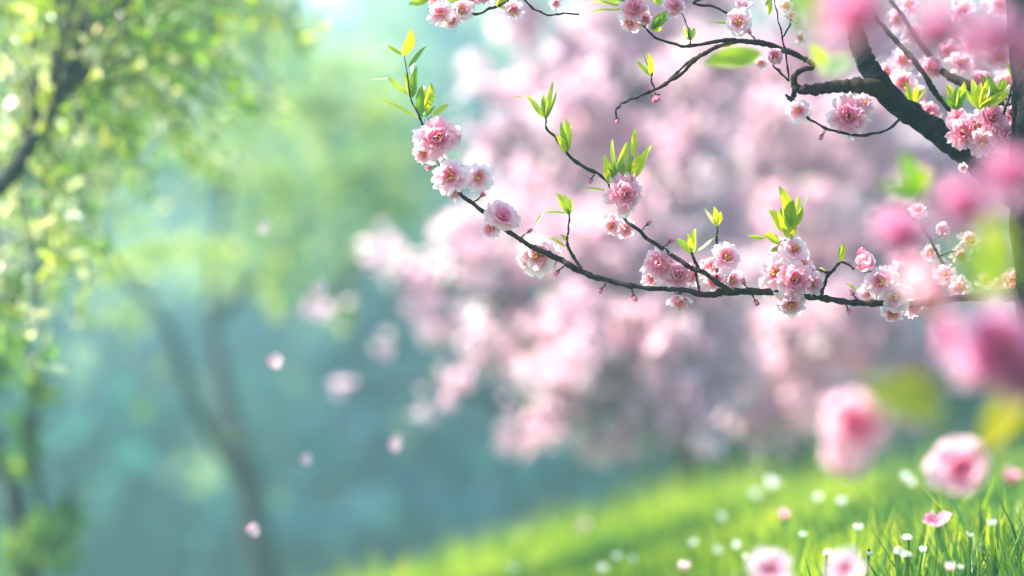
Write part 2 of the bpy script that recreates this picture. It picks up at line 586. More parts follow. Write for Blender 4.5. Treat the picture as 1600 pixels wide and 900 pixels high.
# ---- green trees on the left and in the valley
far_tree('slender_tree', 'slender forked tree with dark hazy trunk rising out of the blue valley', 'tree', 'green trees left of the valley',
         [(418, 960, 8.2, .062), (405, 860, 8.2, .054), (385, 740, 8.2, .046), (350, 620, 8.3, .032), (330, 480, 8.4, .018), (350, 320, 8.5, .012), (400, 160, 8.6, .008), (430, 20, 8.7, .008)],
         [[(388, 760, 8.2, .032), (330, 680, 8.1, .025), (290, 590, 8.0, .02), (255, 500, 8.0, .018), (190, 430, 7.9, .01), (140, 400, 7.9, .005)],
          [(335, 520, 8.4, .024), (430, 400, 8.5, .016), (520, 320, 8.6, .009), (590, 280, 8.7, .005)],
          [(352, 310, 8.5, .018), (300, 220, 8.5, .01), (260, 150, 8.5, .006)]],
         [(200, 500, 7.9, 40, 40, 27), (180, 430, 7.9, 50, 40, 36), (250, 400, 8.0, 70, 50, 54), (340, 400, 8.3, 80, 60, 72), (430, 420, 8.4, 70, 60, 54),
          (450, 300, 8.5, 90, 80, 108), (540, 280, 8.7, 80, 80, 108), (600, 330, 8.7, 60, 70, 72), (500, 180, 8.7, 80, 70, 90), (410, 170, 8.6, 90, 80, 99), (320, 260, 8.5, 90, 70, 90),
          (580, 190, 8.7, 70, 60, 63), (620, 260, 8.8, 50, 60, 45), (350, 690, 8.0, 12, 16, 9), (215, 640, 7.8, 14, 12, 9), (250, 575, 7.9, 16, 12, 9), (445, 480, 8.4, 40, 40, 27),
          (540, 500, 8.5, 40, 40, 27), (470, 60, 8.7, 60, 50, 45), (400, 40, 8.7, 90, 50, 60)],
         'green', 31, M_WILLOW)
far_tree('broad_tree', 'broad pale yellow green tree farthest off on the hazy slope, behind the slender forked tree', 'tree', 'green trees left of the valley',
         [(560, 760, 15.0, .11), (555, 620, 15.0, .09), (540, 420, 15.1, .06), (520, 240, 15.2, .035), (520, 90, 15.2, .015)],
         [[(545, 500, 15.0, .05), (450, 380, 15.0, .03), (360, 290, 15.0, .012)], [(540, 430, 15.1, .045), (620, 320, 15.1, .03), (690, 240, 15.2, .012)]],
         [(420, 340, 15.0, 100, 80, 130), (520, 280, 14.8, 110, 90, 170), (620, 320, 15.0, 100, 80, 130), (480, 180, 15.2, 110, 80, 150), (590, 190, 15.2, 100, 70, 130), (540, 110, 15.2, 90, 50, 90), (360, 250, 15.0, 90, 80, 100),
          (540, 400, 14.8, 100, 60, 110), (660, 240, 15.2, 70, 70, 80), (410, 430, 15.0, 80, 50, 60)],
         'green', 33, M_WILLOW)
far_tree('leaning_sapling', 'dark leaning sapling with a few bright leaves in the bottom left corner', 'tree', 'green trees left of the valley',
         [(45, 960, 4.6, .024), (38, 860, 4.6, .021), (18, 760, 4.6, .017), (-15, 680, 4.6, .013), (-50, 580, 4.6, .008)],
         [[(40, 880, 4.6, .014), (62, 790, 4.55, .01), (50, 700, 4.5, .007), (70, 600, 4.5, .004)], [(42, 900, 4.6, .011), (90, 850, 4.5, .006), (112, 790, 4.5, .003)]],
         [(75, 840, 4.5, 30, 45, 40), (110, 810, 4.5, 12, 40, 14), (40, 690, 4.5, 25, 60, 25), (20, 880, 4.5, 35, 30, 30), (60, 620, 4.5, 20, 40, 14), (-30, 600, 4.6, 60, 60, 40), (100, 870, 4.5, 25, 25, 18), (15, 570, 4.5, 30, 40, 22)],
         'green', 32, M_WILLOW)


# ------------------------------------------------------------------ the glinting green tree at upper left
def glint_tree():
    r = random.Random(44)
    tp = [(P(-620, 900, 3.5), .07), (P(-520, 620, 3.5), .06), (P(-380, 400, 3.5), .05), (P(-300, 160, 3.5), .04), (P(-250, -100, 3.5), .025), (P(-200, -350, 3.5), .012)]
    b0 = tp[0][0].copy(); b0.z = ground_z(b0.x, b0.y) - .03
    tp = [(b0, .09)] + tp
    t = thing('leafy_tree', 'green leafy tree at upper left, its small leaves full of white glints of sun', 'tree', b0, 'green trees left of the valley')
    mb = MB(); tube(mb, tp, 12, 0, n=8, seed=4); part('trunk', mb, [M_FAR_BARK], t, b0)
    limbs = [[(-400, 430, 3.5, .03), (-150, 400, 3.45, .022), (0, 292, 3.0, .012), (40, 235, 2.98, .0095), (72, 192, 2.96, .0075), (92, 158, 2.95, .006), (150, 80, 3.4, .005), (210, 0, 3.4, .003)],
             [(-320, 200, 3.5, .024), (-150, 90, 3.6, .016), (0, 20, 3.7, .011), (160, -40, 3.8, .007), (330, -60, 3.9, .004)],
             [(-460, 520, 3.5, .022), (-240, 480, 3.3, .014), (-60, 470, 3.2, .008), (40, 480, 3.2, .003)],
             [(75, 190, 3.4, .006), (110, 195, 3.4, .005), (145, 180, 3.4, .0035), (165, 155, 3.4, .002)],
             [(-260, -60, 3.5, .018), (-60, -160, 3.7, .01), (150, -180, 3.9, .006), (380, -120, 4.1, .003)],
             [(40, 235, 3.4, .005), (55, 180, 3.4, .004), (50, 110, 3.4, .003), (70, 20, 3.4, .002)]]
    skel = []
    for lm in limbs:
        mb = MB(); pl = [(P(a, b, c), w) for a, b, c, w in lm]
        tube(mb, pl, 8, 0, n=7, seed=6); part('limb', mb, [M_FAR_BARK], t, b0)
        skel += [q[0] for q in smooth(pl, 5)]
    crown, twigs = MB(), MB()

    def edge(px):                  # lower edge of the crown as seen
        return 660 - 1.15 * px if px < 300 else 315 - 1.0 * (px - 300)
    n = 0
    while n < 900:
        px = r.uniform(-420, 500) if r.random() < .5 else r.uniform(-60, 500); py = r.uniform(-260, 600)
        lim = edge(px) if px > -40 else 600
        if py > lim: continue
        if px > 0 and r.random() < max(0, 1 - (lim - py) / 200) * .55: continue
        if px < 0 and r.random() < .72: continue
        d = r.uniform(2.9, 4.8)
        e = P(px, py, d)
        j = min(r.sample(skel, 24), key=lambda q: (q - e).length)
        if (j - e).length > 1.3: continue
        top = j.lerp(e, .75) + Vector((0, 0, .045))
        tube(twigs, [(j, .0016), (j.lerp(e, .4) + Vector((0, 0, .07)), .0013), (top, .001), (e, .0006)], 4, 0, n=3, seed=n)
        path = [q[0] for q in smooth([(j.lerp(e, .4) + Vector((0, 0, .07)), 1), (top, 1), (e, 1)], 6)]
        bc = r.choice(TREE_GREEN + [(.62, .66, .50)])  # last tone: pale sprays, white glints put into the leaf colour
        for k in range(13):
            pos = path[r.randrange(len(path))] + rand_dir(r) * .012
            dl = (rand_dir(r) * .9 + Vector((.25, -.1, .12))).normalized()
            leaf(crown, pos, pos + dl * r.uniform(.016, .03), r.uniform(.007, .011), rand_dir(r), .22, .12, jit(bc if r.random() > .08 else (.80, .82, .66), .2, r), mat=0, rows=4, r=r)  # a few near-white leaves: sun glints painted as leaf colour
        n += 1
    part('twigs', twigs, [M_FAR_BARK], t, b0)['kind'] = 'stuff'
    part('crown', crown, [M_WILLOW], t, b0)


glint_tree()


# ------------------------------------------------------------------ dark bushes behind the bank
def bush(name, label, px, py, d, rx, rz, seed, col):
    r = random.Random(seed)
    c = P(px, py, d)
    b0 = Vector((c.x, c.y, ground_z(c.x, c.y)))
    t = thing(name, label, 'bush', b0, 'dark bushes behind the blossom trees')
    st, fo = MB(), MB()
    for k in range(7):
        dd = rand_dir(r)
        e = c + Vector((dd.x * rx * .7, dd.y * rx * .5, abs(dd.z) * rz * .7))
        tube(st, [(b0 + Vector((dd.x * .05, dd.y * .05, -.02)), .014), ((b0 + e) / 2, .01), (e, .004)], 5, 0, n=3, seed=seed + k)
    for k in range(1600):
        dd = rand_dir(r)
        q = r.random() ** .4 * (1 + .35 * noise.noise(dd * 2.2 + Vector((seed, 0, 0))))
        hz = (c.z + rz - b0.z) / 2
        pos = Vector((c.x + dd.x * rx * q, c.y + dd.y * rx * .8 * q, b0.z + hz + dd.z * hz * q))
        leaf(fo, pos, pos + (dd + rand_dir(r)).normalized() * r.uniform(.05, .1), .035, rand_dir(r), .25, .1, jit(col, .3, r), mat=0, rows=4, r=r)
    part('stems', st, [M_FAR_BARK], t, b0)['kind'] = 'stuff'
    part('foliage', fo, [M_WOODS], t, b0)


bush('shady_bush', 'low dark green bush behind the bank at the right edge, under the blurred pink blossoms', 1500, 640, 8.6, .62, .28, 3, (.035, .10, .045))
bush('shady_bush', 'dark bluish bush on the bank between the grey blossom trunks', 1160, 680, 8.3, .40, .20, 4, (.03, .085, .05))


# ------------------------------------------------------------------ grass
def build_grass():
    r = random.Random(9)
    mb = MB()
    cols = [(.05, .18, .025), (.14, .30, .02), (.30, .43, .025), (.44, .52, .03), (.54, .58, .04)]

    def blade(x, y, h, w, col):
        z = ground_z(x, y) - .004
        a = r.uniform(0, 6.3)
        lean = r.uniform(.05, .5) * h
        dx, dy = math.cos(a) * lean, math.sin(a) * lean
        f = r.uniform(0, 6.3)
        sx, sy = math.cos(f) * w * .5, math.sin(f) * w * .5
        vs_, cs_ = [], []
        for t, k in ((0, .8), (.35, 1.0), (.7, .75)):
            bx, by = x + dx * t ** 2, y + dy * t ** 2
            bz = z + h * (t - .12 * t * t * (lean / h))
            vs_ += [(bx - sx * k, by - sy * k, bz), (bx + sx * k, by + sy * k, bz)]
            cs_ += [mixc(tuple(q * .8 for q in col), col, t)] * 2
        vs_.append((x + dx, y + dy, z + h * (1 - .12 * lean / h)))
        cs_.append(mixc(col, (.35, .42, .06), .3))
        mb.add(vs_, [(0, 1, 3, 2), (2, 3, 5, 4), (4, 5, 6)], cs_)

    def field(n, y0, y1, h0, h1, w0, w1, xl=-.02, xr=.30):
        for _ in range(n):
            y = math.sqrt(r.uniform(y0 * y0, y1 * y1))
            x = r.uniform(xl * y, xr * y)
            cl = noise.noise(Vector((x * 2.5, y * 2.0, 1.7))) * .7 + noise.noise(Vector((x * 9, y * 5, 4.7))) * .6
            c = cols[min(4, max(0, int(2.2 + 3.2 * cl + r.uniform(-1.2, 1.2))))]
            if x / y > .13 + .05 * cl and r.random() < .6: c = r.choice([(.02, .13, .05), (.04, .17, .04)])  # darker blades at right: shade under the trees put into their colour
            blade(x, y, r.uniform(h0, h1) * (1 + .3 * cl), r.uniform(w0, w1), jit(c, .2, r))
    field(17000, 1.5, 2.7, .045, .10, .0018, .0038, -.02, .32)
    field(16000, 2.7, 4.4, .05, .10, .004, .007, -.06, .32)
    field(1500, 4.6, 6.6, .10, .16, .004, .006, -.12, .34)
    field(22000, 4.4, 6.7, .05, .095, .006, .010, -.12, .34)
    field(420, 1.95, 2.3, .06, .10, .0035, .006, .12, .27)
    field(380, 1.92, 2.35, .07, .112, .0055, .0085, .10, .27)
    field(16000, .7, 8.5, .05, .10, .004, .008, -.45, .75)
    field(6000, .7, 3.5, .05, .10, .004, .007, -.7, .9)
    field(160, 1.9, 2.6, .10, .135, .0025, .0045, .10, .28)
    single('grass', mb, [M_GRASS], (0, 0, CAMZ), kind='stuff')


build_grass()

# ------------------------------------------------------------------ blossoms of the near tree
DEEP, MIDP, PALE, WHITE = (.81, .11, .29), (.89, .30, .47), (.93, .58, .69), (.95, .79, .83)


def blossom_mesh(kind, seed, size=.038):
    r = random.Random(seed)
    mb = MB()
    Z = Vector((0, 0, 1))
    k = size / .038

    def whorl(n, tilt, curl, L, W, cup, frill, c0, c1, c2, off, dz=0.0, rows=7):
        for i in range(n):
            a = off + 2 * math.pi * i / n + r.uniform(-.18, .18)
            u = Vector((math.cos(a), math.sin(a), 0)); v = Vector((-math.sin(a), math.cos(a), 0))
            petal(mb, Vector((0, 0, dz * k)), u, v, Z, R(tilt + r.uniform(-15, 15)), R(curl + r.uniform(-22, 22)), L * k * r.uniform(.78, 1.12), W * k * r.uniform(.88, 1.1),
                  cup, frill, c0, c1, c2, 0, rows, r=r)

    def stamens(n, L, spread):
        for i in range(n):
            a = r.uniform(0, 6.3); th = R(r.uniform(4, spread))
            d = Vector((math.cos(a) * math.sin(th), math.sin(a) * math.sin(th), math.cos(th)))
            e = d * L * k * r.uniform(.75, 1.1)
            tube(mb, [(Vector((0, 0, .001)), .00028 * k), (e * .6 + Z * .0006, .00024 * k), (e, .0002 * k)], 4, 1, (.80, .50, .35), 0, 2)
            tube(mb, [(e - d * .0010 * k, .0004 * k), (e, .0011 * k), (e + d * .0010 * k, .0004 * k)], 5, 1, (.85, .50, .05), 0, 1)

    if kind in ('double', 'deep'):
        if kind == 'deep':
            D_, M_, P_, W_ = (.58, .03, .22), (.74, .13, .38), (.86, .42, .62), (.90, .64, .78)  # darker copy of the double: shade on near blossoms put into petal colour
        else:
            D_, M_, P_, W_ = DEEP, MIDP, PALE, WHITE
        N = 32
        for i in range(N):
            q = i / (N - 1)
            a = i * 2.39996 + r.uniform(-.35, .35)
            u = Vector((math.cos(a), math.sin(a), 0)); v = Vector((-math.sin(a), math.cos(a), 0))
            inner = q ** .8
            petal(mb, Vector((0, 0, .003 * q * k)), u, v, Z, R(108 - 98 * q + r.uniform(-16, 16)), R(r.uniform(-25, 40)), (.0185 - .0075 * inner) * k * r.uniform(.78, 1.12), (.0135 - .0045 * inner) * k * r.uniform(.8, 1.15),
                  r.uniform(.05, .22), .24, mixc(M_, D_, min(1, inner * 1.6)), mixc(P_, M_, min(1, .35 + inner)), mixc(W_, M_, inner * .8), 0, 7, r=r)
        stamens(5, .010, 25)
    elif kind == 'open':
        whorl(5, 84, -14, .0190, .0185, .12, .10, DEEP, PALE, WHITE, r.uniform(0, 6), 0)
        whorl(6, 62, -6, .0165, .0150, .14, .13, DEEP, PALE, WHITE, r.uniform(0, 6), .001)
        whorl(3, 40, 0, .0115, .0095, .16, .16, DEEP, MIDP, PALE, r.uniform(0, 6), .0015)
        stamens(16, .0105, 45)
    elif kind == 'soft':
        whorl(5, 84, -18, .0190, .0205, .14, .10, DEEP, mixc(MIDP, PALE, .85), mixc(PALE, WHITE, .15), r.uniform(0, 6), 0)
        whorl(5, 62, -14, .0165, .0165, .16, .12, DEEP, mixc(MIDP, PALE, .7), PALE, r.uniform(0, 6), .001)
        whorl(4, 34, 0, .0100, .0085, .18, .16, DEEP, MIDP, MIDP, r.uniform(0, 6), .0015)
    elif kind == 'pale':
        whorl(6, 92, 8, .0185, .0150, .12, .22, MIDP, PALE, WHITE, r.uniform(0, 6), 0)
        whorl(7, 66, 0, .0170, .0125, .14, .24, MIDP, PALE, WHITE, r.uniform(0, 6), .001)
        whorl(6, 42, 0, .0140, .0100, .16, .24, DEEP, MIDP, PALE, r.uniform(0, 6), .0015)
        stamens(12, .011, 40)
    elif kind == 'cup':
        whorl(5, 48, -30, .0195, .0185, .20, .08, MIDP, PALE, WHITE, r.uniform(0, 6), 0)
        whorl(5, 36, -22, .0175, .0160, .20, .1, DEEP, MIDP, PALE, r.uniform(0, 6), .001)
        stamens(7, .012, 22)
    elif kind == 'bud':
        whorl(5, 20, -34, .0125, .0120, .30, .05, DEEP, MIDP, MIDP, r.uniform(0, 6), 0)
        whorl(3, 10, -20, .0115, .0100, .30, .05, DEEP, MIDP, PALE, r.uniform(0, 6), .0005)
    # calyx and stalk
    tube(mb, [(Vector((0, 0, .001)), .0026 * k), (Vector((0, 0, -.003 * k)), .0024 * k), (Vector((0, 0, -.006 * k)), .0010 * k), (Vector((.001, 0, -.016 * k)), .0007 * k)], 7, 2, (.16, .05, .04), .05, 3)
    for i in range(5):
        a = 2 * math.pi * i / 5
        u = Vector((math.cos(a), math.sin(a), 0))
        leaf(mb, u * .0018 * k + Vector((0, 0, -.001)), u * .0085 * k + Vector((0, 0, .0015)), .0042 * k, Vector((0, 0, -1)), .2, .1, (.16, .10, .04), mat=2, rows=4, r=r)
    return mb.mesh('blossom', [M_PETAL, M_STAMEN, M_CALYX])


BLOSSOMS = {}
for kd, cnt in (('double', 5), ('deep', 3), ('soft', 2), ('open', 3), ('pale', 4), ('cup', 3), ('bud', 2)):
    BLOSSOMS[kd] = [blossom_mesh(kd, 100 + 17 * i + len(kd)) for i in range(cnt)]

# ---- the tree itself
TB = P(1715, 1000, 2.02)
TB.z = ground_z(TB.x, TB.y) - .02
near_tree = thing('flowering_peach_tree', 'dark trunked flowering tree at the right edge with a long sharp branch of pink blossoms', 'tree', TB)
mbt = MB()
tube(mbt, [(TB, .046), (P(1690, 800, 2.02), .036), (P(1660, 600, 2.02), .033), (P(1642, 430, 2.03), .031), (P(1630, 280, 2.04), .028), (P(1622, 120, 2.05), .024), (P(1600, -80, 2.06), .019),
           (P(1570, -260, 2.08), .013), (P(1560, -420, 2.1), .008)], 16, 0, n=10, rough=.10, seed=2)
part('trunk', mbt, [M_BARK], near_tree, TB)

F = 2.05
rx = lambda px: px * S * F * .5          # a width in photo pixels -> a radius in metres at the focus


def kink(pts, seed, amp=1.6):
    r = random.Random(seed * 13 + 5)
    sp = smooth([(Vector((a, b, d)), w) for a, b, d, w in pts], 3)
    out = []
    for i, (q, w) in enumerate(sp):
        k = 0 if i in (0, len(sp) - 1) else min(1.0, 6 / max(w, 1)) * amp
        out.append((q[0] + r.uniform(-k, k), q[1] + r.uniform(-k, k), q[2] + r.uniform(-.003, .003), w * (1 + r.uniform(-.12, .14) * min(1.0, 7 / max(w, 1)) ** 2)))
    return out


def branch(pts, label=None, mats=(0,), thin=False, seed=0, sides=10):
    mb = MB()
    tube(mb, [(P(a, b, d), rx(w) * d / F) for a, b, d, w in kink(pts, seed)], sides, 0, n=4, rough=.22 if sides < 12 else .14, knots=.22 if sides < 12 else .03, seed=seed)
    return part('branch', mb, [M_TWIG if thin else M_BARK], near_tree, TB, label)


def twig(parent, pts, seed=0):
    mb = MB()
    tube(mb, [(P(a, b, d), rx(w) * d / F) for a, b, d, w in kink(pts, seed, 1.2)], 7, 0, n=3, rough=.25, knots=.35, seed=seed)
    return part('twig', mb, [M_TWIG], parent, TB)


bi = {}


def blossom(parent, px, py, d, diam, kind, face=(0, -1, .1), spin=None):
    """diam in photo pixels"""
    i = bi.get(kind, 0); bi[kind] = i + 1
    o = bpy.data.objects.new('blossom', BLOSSOMS[kind][i % len(BLOSSOMS[kind])])
    COL.objects.link(o)
    o.parent = parent
    o.location = P(px, py, d) - TB
    q = Vector(face).normalized().to_track_quat('Z', 'Y') @ Quaternion((0, 0, 1), rnd.uniform(0, 6.3) if spin is None else spin)
    o.rotation_mode = 'QUATERNION'
    o.rotation_quaternion = q
    ref = .030 if kind == 'cup' else (.018 if kind == 'bud' else .037)
    o.scale = [diam * S * d / ref] * 3
    return o


Y1, Y2, G1, G2, WH = (.46, .52, .025), (.34, .46, .03), (.14, .30, .03), (.08, .22, .03), (.62, .66, .45)  # last tone: pale leaf, its glossy highlight painted into the colour


def sprig(parent, leaves, d=F, stems=(), seed=0):
    """leaves: (base px, py, tip px, py, width px, colour, normal side); stems: pixel polylines"""
    r = random.Random(seed)
    mb = MB()
    for st in stems:
        tube(mb, [(P(a, b, d), rx(w)) for a, b, w in st], 6, 1, (.10, .12, .04), .1, 4)
    for (bx, by, tx, ty, w, col, *nn) in leaves:
        dz = r.uniform(-.012, .012)
        b = P(bx, by, d); e = P(tx, ty, d + dz)
        n = Vector(nn[0]) if nn else Vector((r.uniform(-.8, .8), -1, r.uniform(-.3, .6)))
        leaf(mb, b, e, w * S * d * 1.12, n, r.uniform(.25, .6), r.uniform(.08, .25), jit(col, .1, r), jit(mixc(col, Y1, .25), .1, r), 0, 9, r)
    return part('leaf_sprig', mb, [M_LEAF, M_CALYX], parent, TB)


def auto_sprig(parent, px, py, d, n, size, ang, spread, seed, cols=(Y1, Y2, G1)):
    """n leaves fanning out of one point; ang in degrees from up, positive to the right"""
    r = random.Random(seed)
    mb = MB()
    b = P(px, py, d)
    for i in range(n):
        a = R(ang + spread * ((i + .5) / n - .5) * 2 + r.uniform(-8, 8))
        L = size * S * d * r.uniform(.7, 1.15)
        e = b + Vector((math.sin(a), r.uniform(-.4, .4), math.cos(a))) * L
        leaf(mb, b + rand_dir(r) * .001, e, L * r.uniform(.26, .42), Vector((r.uniform(-.9, .9), -1, r.uniform(-.3, .7))), r.uniform(.2, .6), r.uniform(.05, .3), jit(r.choice(cols), .12, r), None, 0, 8, r)
    return part('leaf_sprig', mb, [M_LEAF, M_CALYX], parent, TB)


# -- the long lower branch
B1 = branch([(1645, 462, 2.06, 34), (1600, 463, 2.05, 22), (1560, 461, 2.06, 17), (1500, 466, 2.06, 12), (1440, 474, 2.05, 11), (1372, 474, 2.05, 9.5), (1310, 470, 2.05, 9), (1265, 463, 2.05, 9),
             (1200, 457, 2.05, 10), (1140, 455, 2.05, 11.5), (1105, 461, 2.05, 9), (1060, 452, 2.05, 8), (1000, 449, 2.05, 7.5), (940, 436, 2.05, 8), (900, 420, 2.05, 8.5), (868, 402, 2.05, 9), (830, 385, 2.05, 8),
             (795, 362, 2.05, 7), (760, 334, 2.05, 6.5), (725, 307, 2.05, 6), (695, 272, 2.06, 5), (672, 225, 2.06, 4), (657, 184, 2.05, 3), (644, 160, 2.05, 2.6), (636, 112, 2.05, 2)], thin=True, seed=1,
            label='long thin branch sweeping left, bare between its blossom clusters')
B2 = branch([(1140, 456, 2.05, 9), (1120, 441, 2.05, 7), (1085, 419, 2.05, 6.5), (1050, 400, 2.05, 6), (1010, 370, 2.05, 6), (980, 345, 2.05, 5.5), (962, 305, 2.06, 5), (942, 276, 2.05, 5),
             (915, 263, 2.05, 5), (885, 239, 2.05, 4.5), (866, 214, 2.05, 4), (855, 200, 2.05, 3.2), (852, 184, 2.05, 2.4)], thin=True, seed=5)
twig(B1, [(908, 420, 2.05, 6), (893, 396, 2.05, 5), (887, 378, 2.05, 4), (889, 352, 2.05, 3.5), (889, 334, 2.05, 3)], 1)
twig(B1, [(1282, 465, 2.05, 6), (1290, 440, 2.05, 5), (1296, 428, 2.05, 6), (1308, 413, 2.05, 4), (1322, 411, 2.05, 3.5), (1334, 421, 2.05, 3)], 2)
twig(B1, [(1296, 428, 2.05, 4.5), (1288, 424, 2.05, 3), (1280, 421, 2.05, 2)], 3)
twig(B2, [(1092, 424, 2.05, 5), (1086, 410, 2.05, 4), (1081, 396, 2.05, 3.5)], 4)
twig(B1, [(1092, 459, 2.05, 4), (1089, 440, 2.05, 3.5), (1086, 419, 2.05, 3.5)], 4)
twig(B2, [(1118, 440, 2.05, 4), (1120, 405, 2.06, 3.5), (1121, 378, 2.05, 3.2), (1120, 352, 2.05, 2.6)], 5)
twig(B1, [(1232, 458, 2.06, 5), (1238, 410, 2.06, 4.5), (1238, 372, 2.05, 4), (1240, 348, 2.05, 3)], 6)

sprig(B1, [(631, 88, 643, 45, 20, Y1, (.6, -1, .1)), (629, 86, 605, 71, 7, Y2), (638, 105, 666, 72, 8, G1), (643, 116, 650, 92, 9, WH, (-.5, .3, .8)), (643, 152, 633, 113, 17, Y1, (.5, -1, .2)),
           (645, 152, 651, 103, 13, G1, (-.4, -1, .1)), (637, 148, 606, 119, 9, Y2), (608, 121, 580, 125, 2.5, WH), (657, 184, 586, 154, 9, Y1, (-.2, -.5, 1)), (659, 183, 661, 133, 21, G1, (-.1, -1, .1)),
           (667, 174, 674, 129, 15, Y1, (.3, -1, 0)), (676, 180, 703, 162, 9, Y2), (664, 183, 680, 165, 6, G1)], 2.05, [[(636, 112, 2), (633, 96, 2), (631, 86, 1.6)], [(664, 190, 2), (674, 182, 1.5)]], 1)
sprig(B2, [(852, 185, 822, 149, 10, Y1), (853, 185, 848, 153, 12, G1, (0, -1, 0)), (853, 183, 864, 126, 7, Y1), (854, 186, 869, 142, 7, G1), (822, 149, 800, 153, 2.2, WH), (852, 180, 851, 146, 9, Y1)], 2.05, (), 2)
sprig(B2, [(885, 239, 868, 210, 13, Y1, (.7, -1, 0)), (886, 239, 884, 185, 15, Y1, (.4, -1, 0)), (886, 238, 877, 190, 10, G1, (-.7, -1, 0)), (887, 238, 893, 196, 9, Y1)], 2.05, (), 3)
sprig(B2, [(951, 286, 944, 242, 14, Y1, (.5, -1, 0)), (945, 297, 911, 294, 10, Y1, (-.1, -.5, 1)), (960, 268, 957, 217, 8, Y1), (966, 262, 980, 222, 15, Y2, (.5, -1, 0)), (989, 246, 993, 200, 10, Y1, (-.4, -1, 0)),
           (992, 278, 1018, 226, 13, Y1, (-.6, -1, .1)), (982, 276, 997, 238, 15, Y1, (.6, -1, 0)), (956, 286, 962, 250, 14, G1, (-.2, -1, 0)), (970, 284, 969, 248, 15, G2, (.2, -1, 0)), (978, 280, 986, 242, 12, G1), (965, 288, 950, 262, 10, G2)],
      2.045, [[(962, 300, 4), (965, 276, 3), (960, 262, 2)], [(975, 292, 3.5), (984, 262, 2.4), (989, 244, 2)]], 4)
sprig(B1, [(889, 336, 869, 301, 13, Y1, (.5, -1, .1)), (890, 336, 893, 309, 9, Y1, (-.7, -1, 0)), (886, 333, 848, 332, 8, G1, (0, -.5, 1)), (889, 335, 880, 302, 10, G1), (848, 333, 836, 352, 4, Y2), (884, 386, 857, 371, 10, Y1, (0, -.6, 1)), (888, 378, 876, 366, 6, Y2)], 2.05, (), 5)
sprig(B2, [(1080, 397, 1057, 373, 15, Y2, (.3, -1, .5)), (1082, 397, 1086, 357, 11, Y1, (-.5, -1, 0)), (1081, 398, 1073, 364, 11, Y1), (1087, 394, 1122, 371, 8, WH, (-.3, -.4, 1))], 2.05, (), 6)
sprig(B2, [(1120, 354, 1101, 325, 5, WH), (1120, 354, 1115, 322, 11, Y2, (.5, -1, 0)), (1121, 353, 1126, 330, 9, Y1)], 2.05, (), 7)
sprig(B1, [(1230, 348, 1217, 290, 24, Y1, (.8, -1, 0)), (1232, 356, 1240, 312, 24, G1, (-.5, -1, 0)), (1228, 364, 1200, 328, 20, Y1, (.4, -1, .3)), (1230, 372, 1218, 326, 22, Y2, (.6, -1, 0)), (1219, 380, 1192, 368, 19, Y2, (.1, -1, .6)),
           (1195, 372, 1168, 369, 6, Y2), (1236, 352, 1247, 304, 12, Y1), (1240, 350, 1263, 304, 5, WH), (1236, 374, 1240, 336, 13, Y1, (.5, -1, 0)), (1222, 384, 1203, 392, 8, G1), (1245, 352, 1253, 322, 10, Y2)], 2.045, [[(1238, 374, 4), (1222, 376, 2.4), (1218, 380, 2)]], 8)
sprig(B1, [(1313, 410, 1318, 379, 10, Y1, (.6, -1, 0)), (1314, 410, 1312, 384, 7, G1), (1289, 424, 1280, 419, 6, Y2), (1338, 452, 1322, 444, 7, Y2)], 2.05, (), 9)

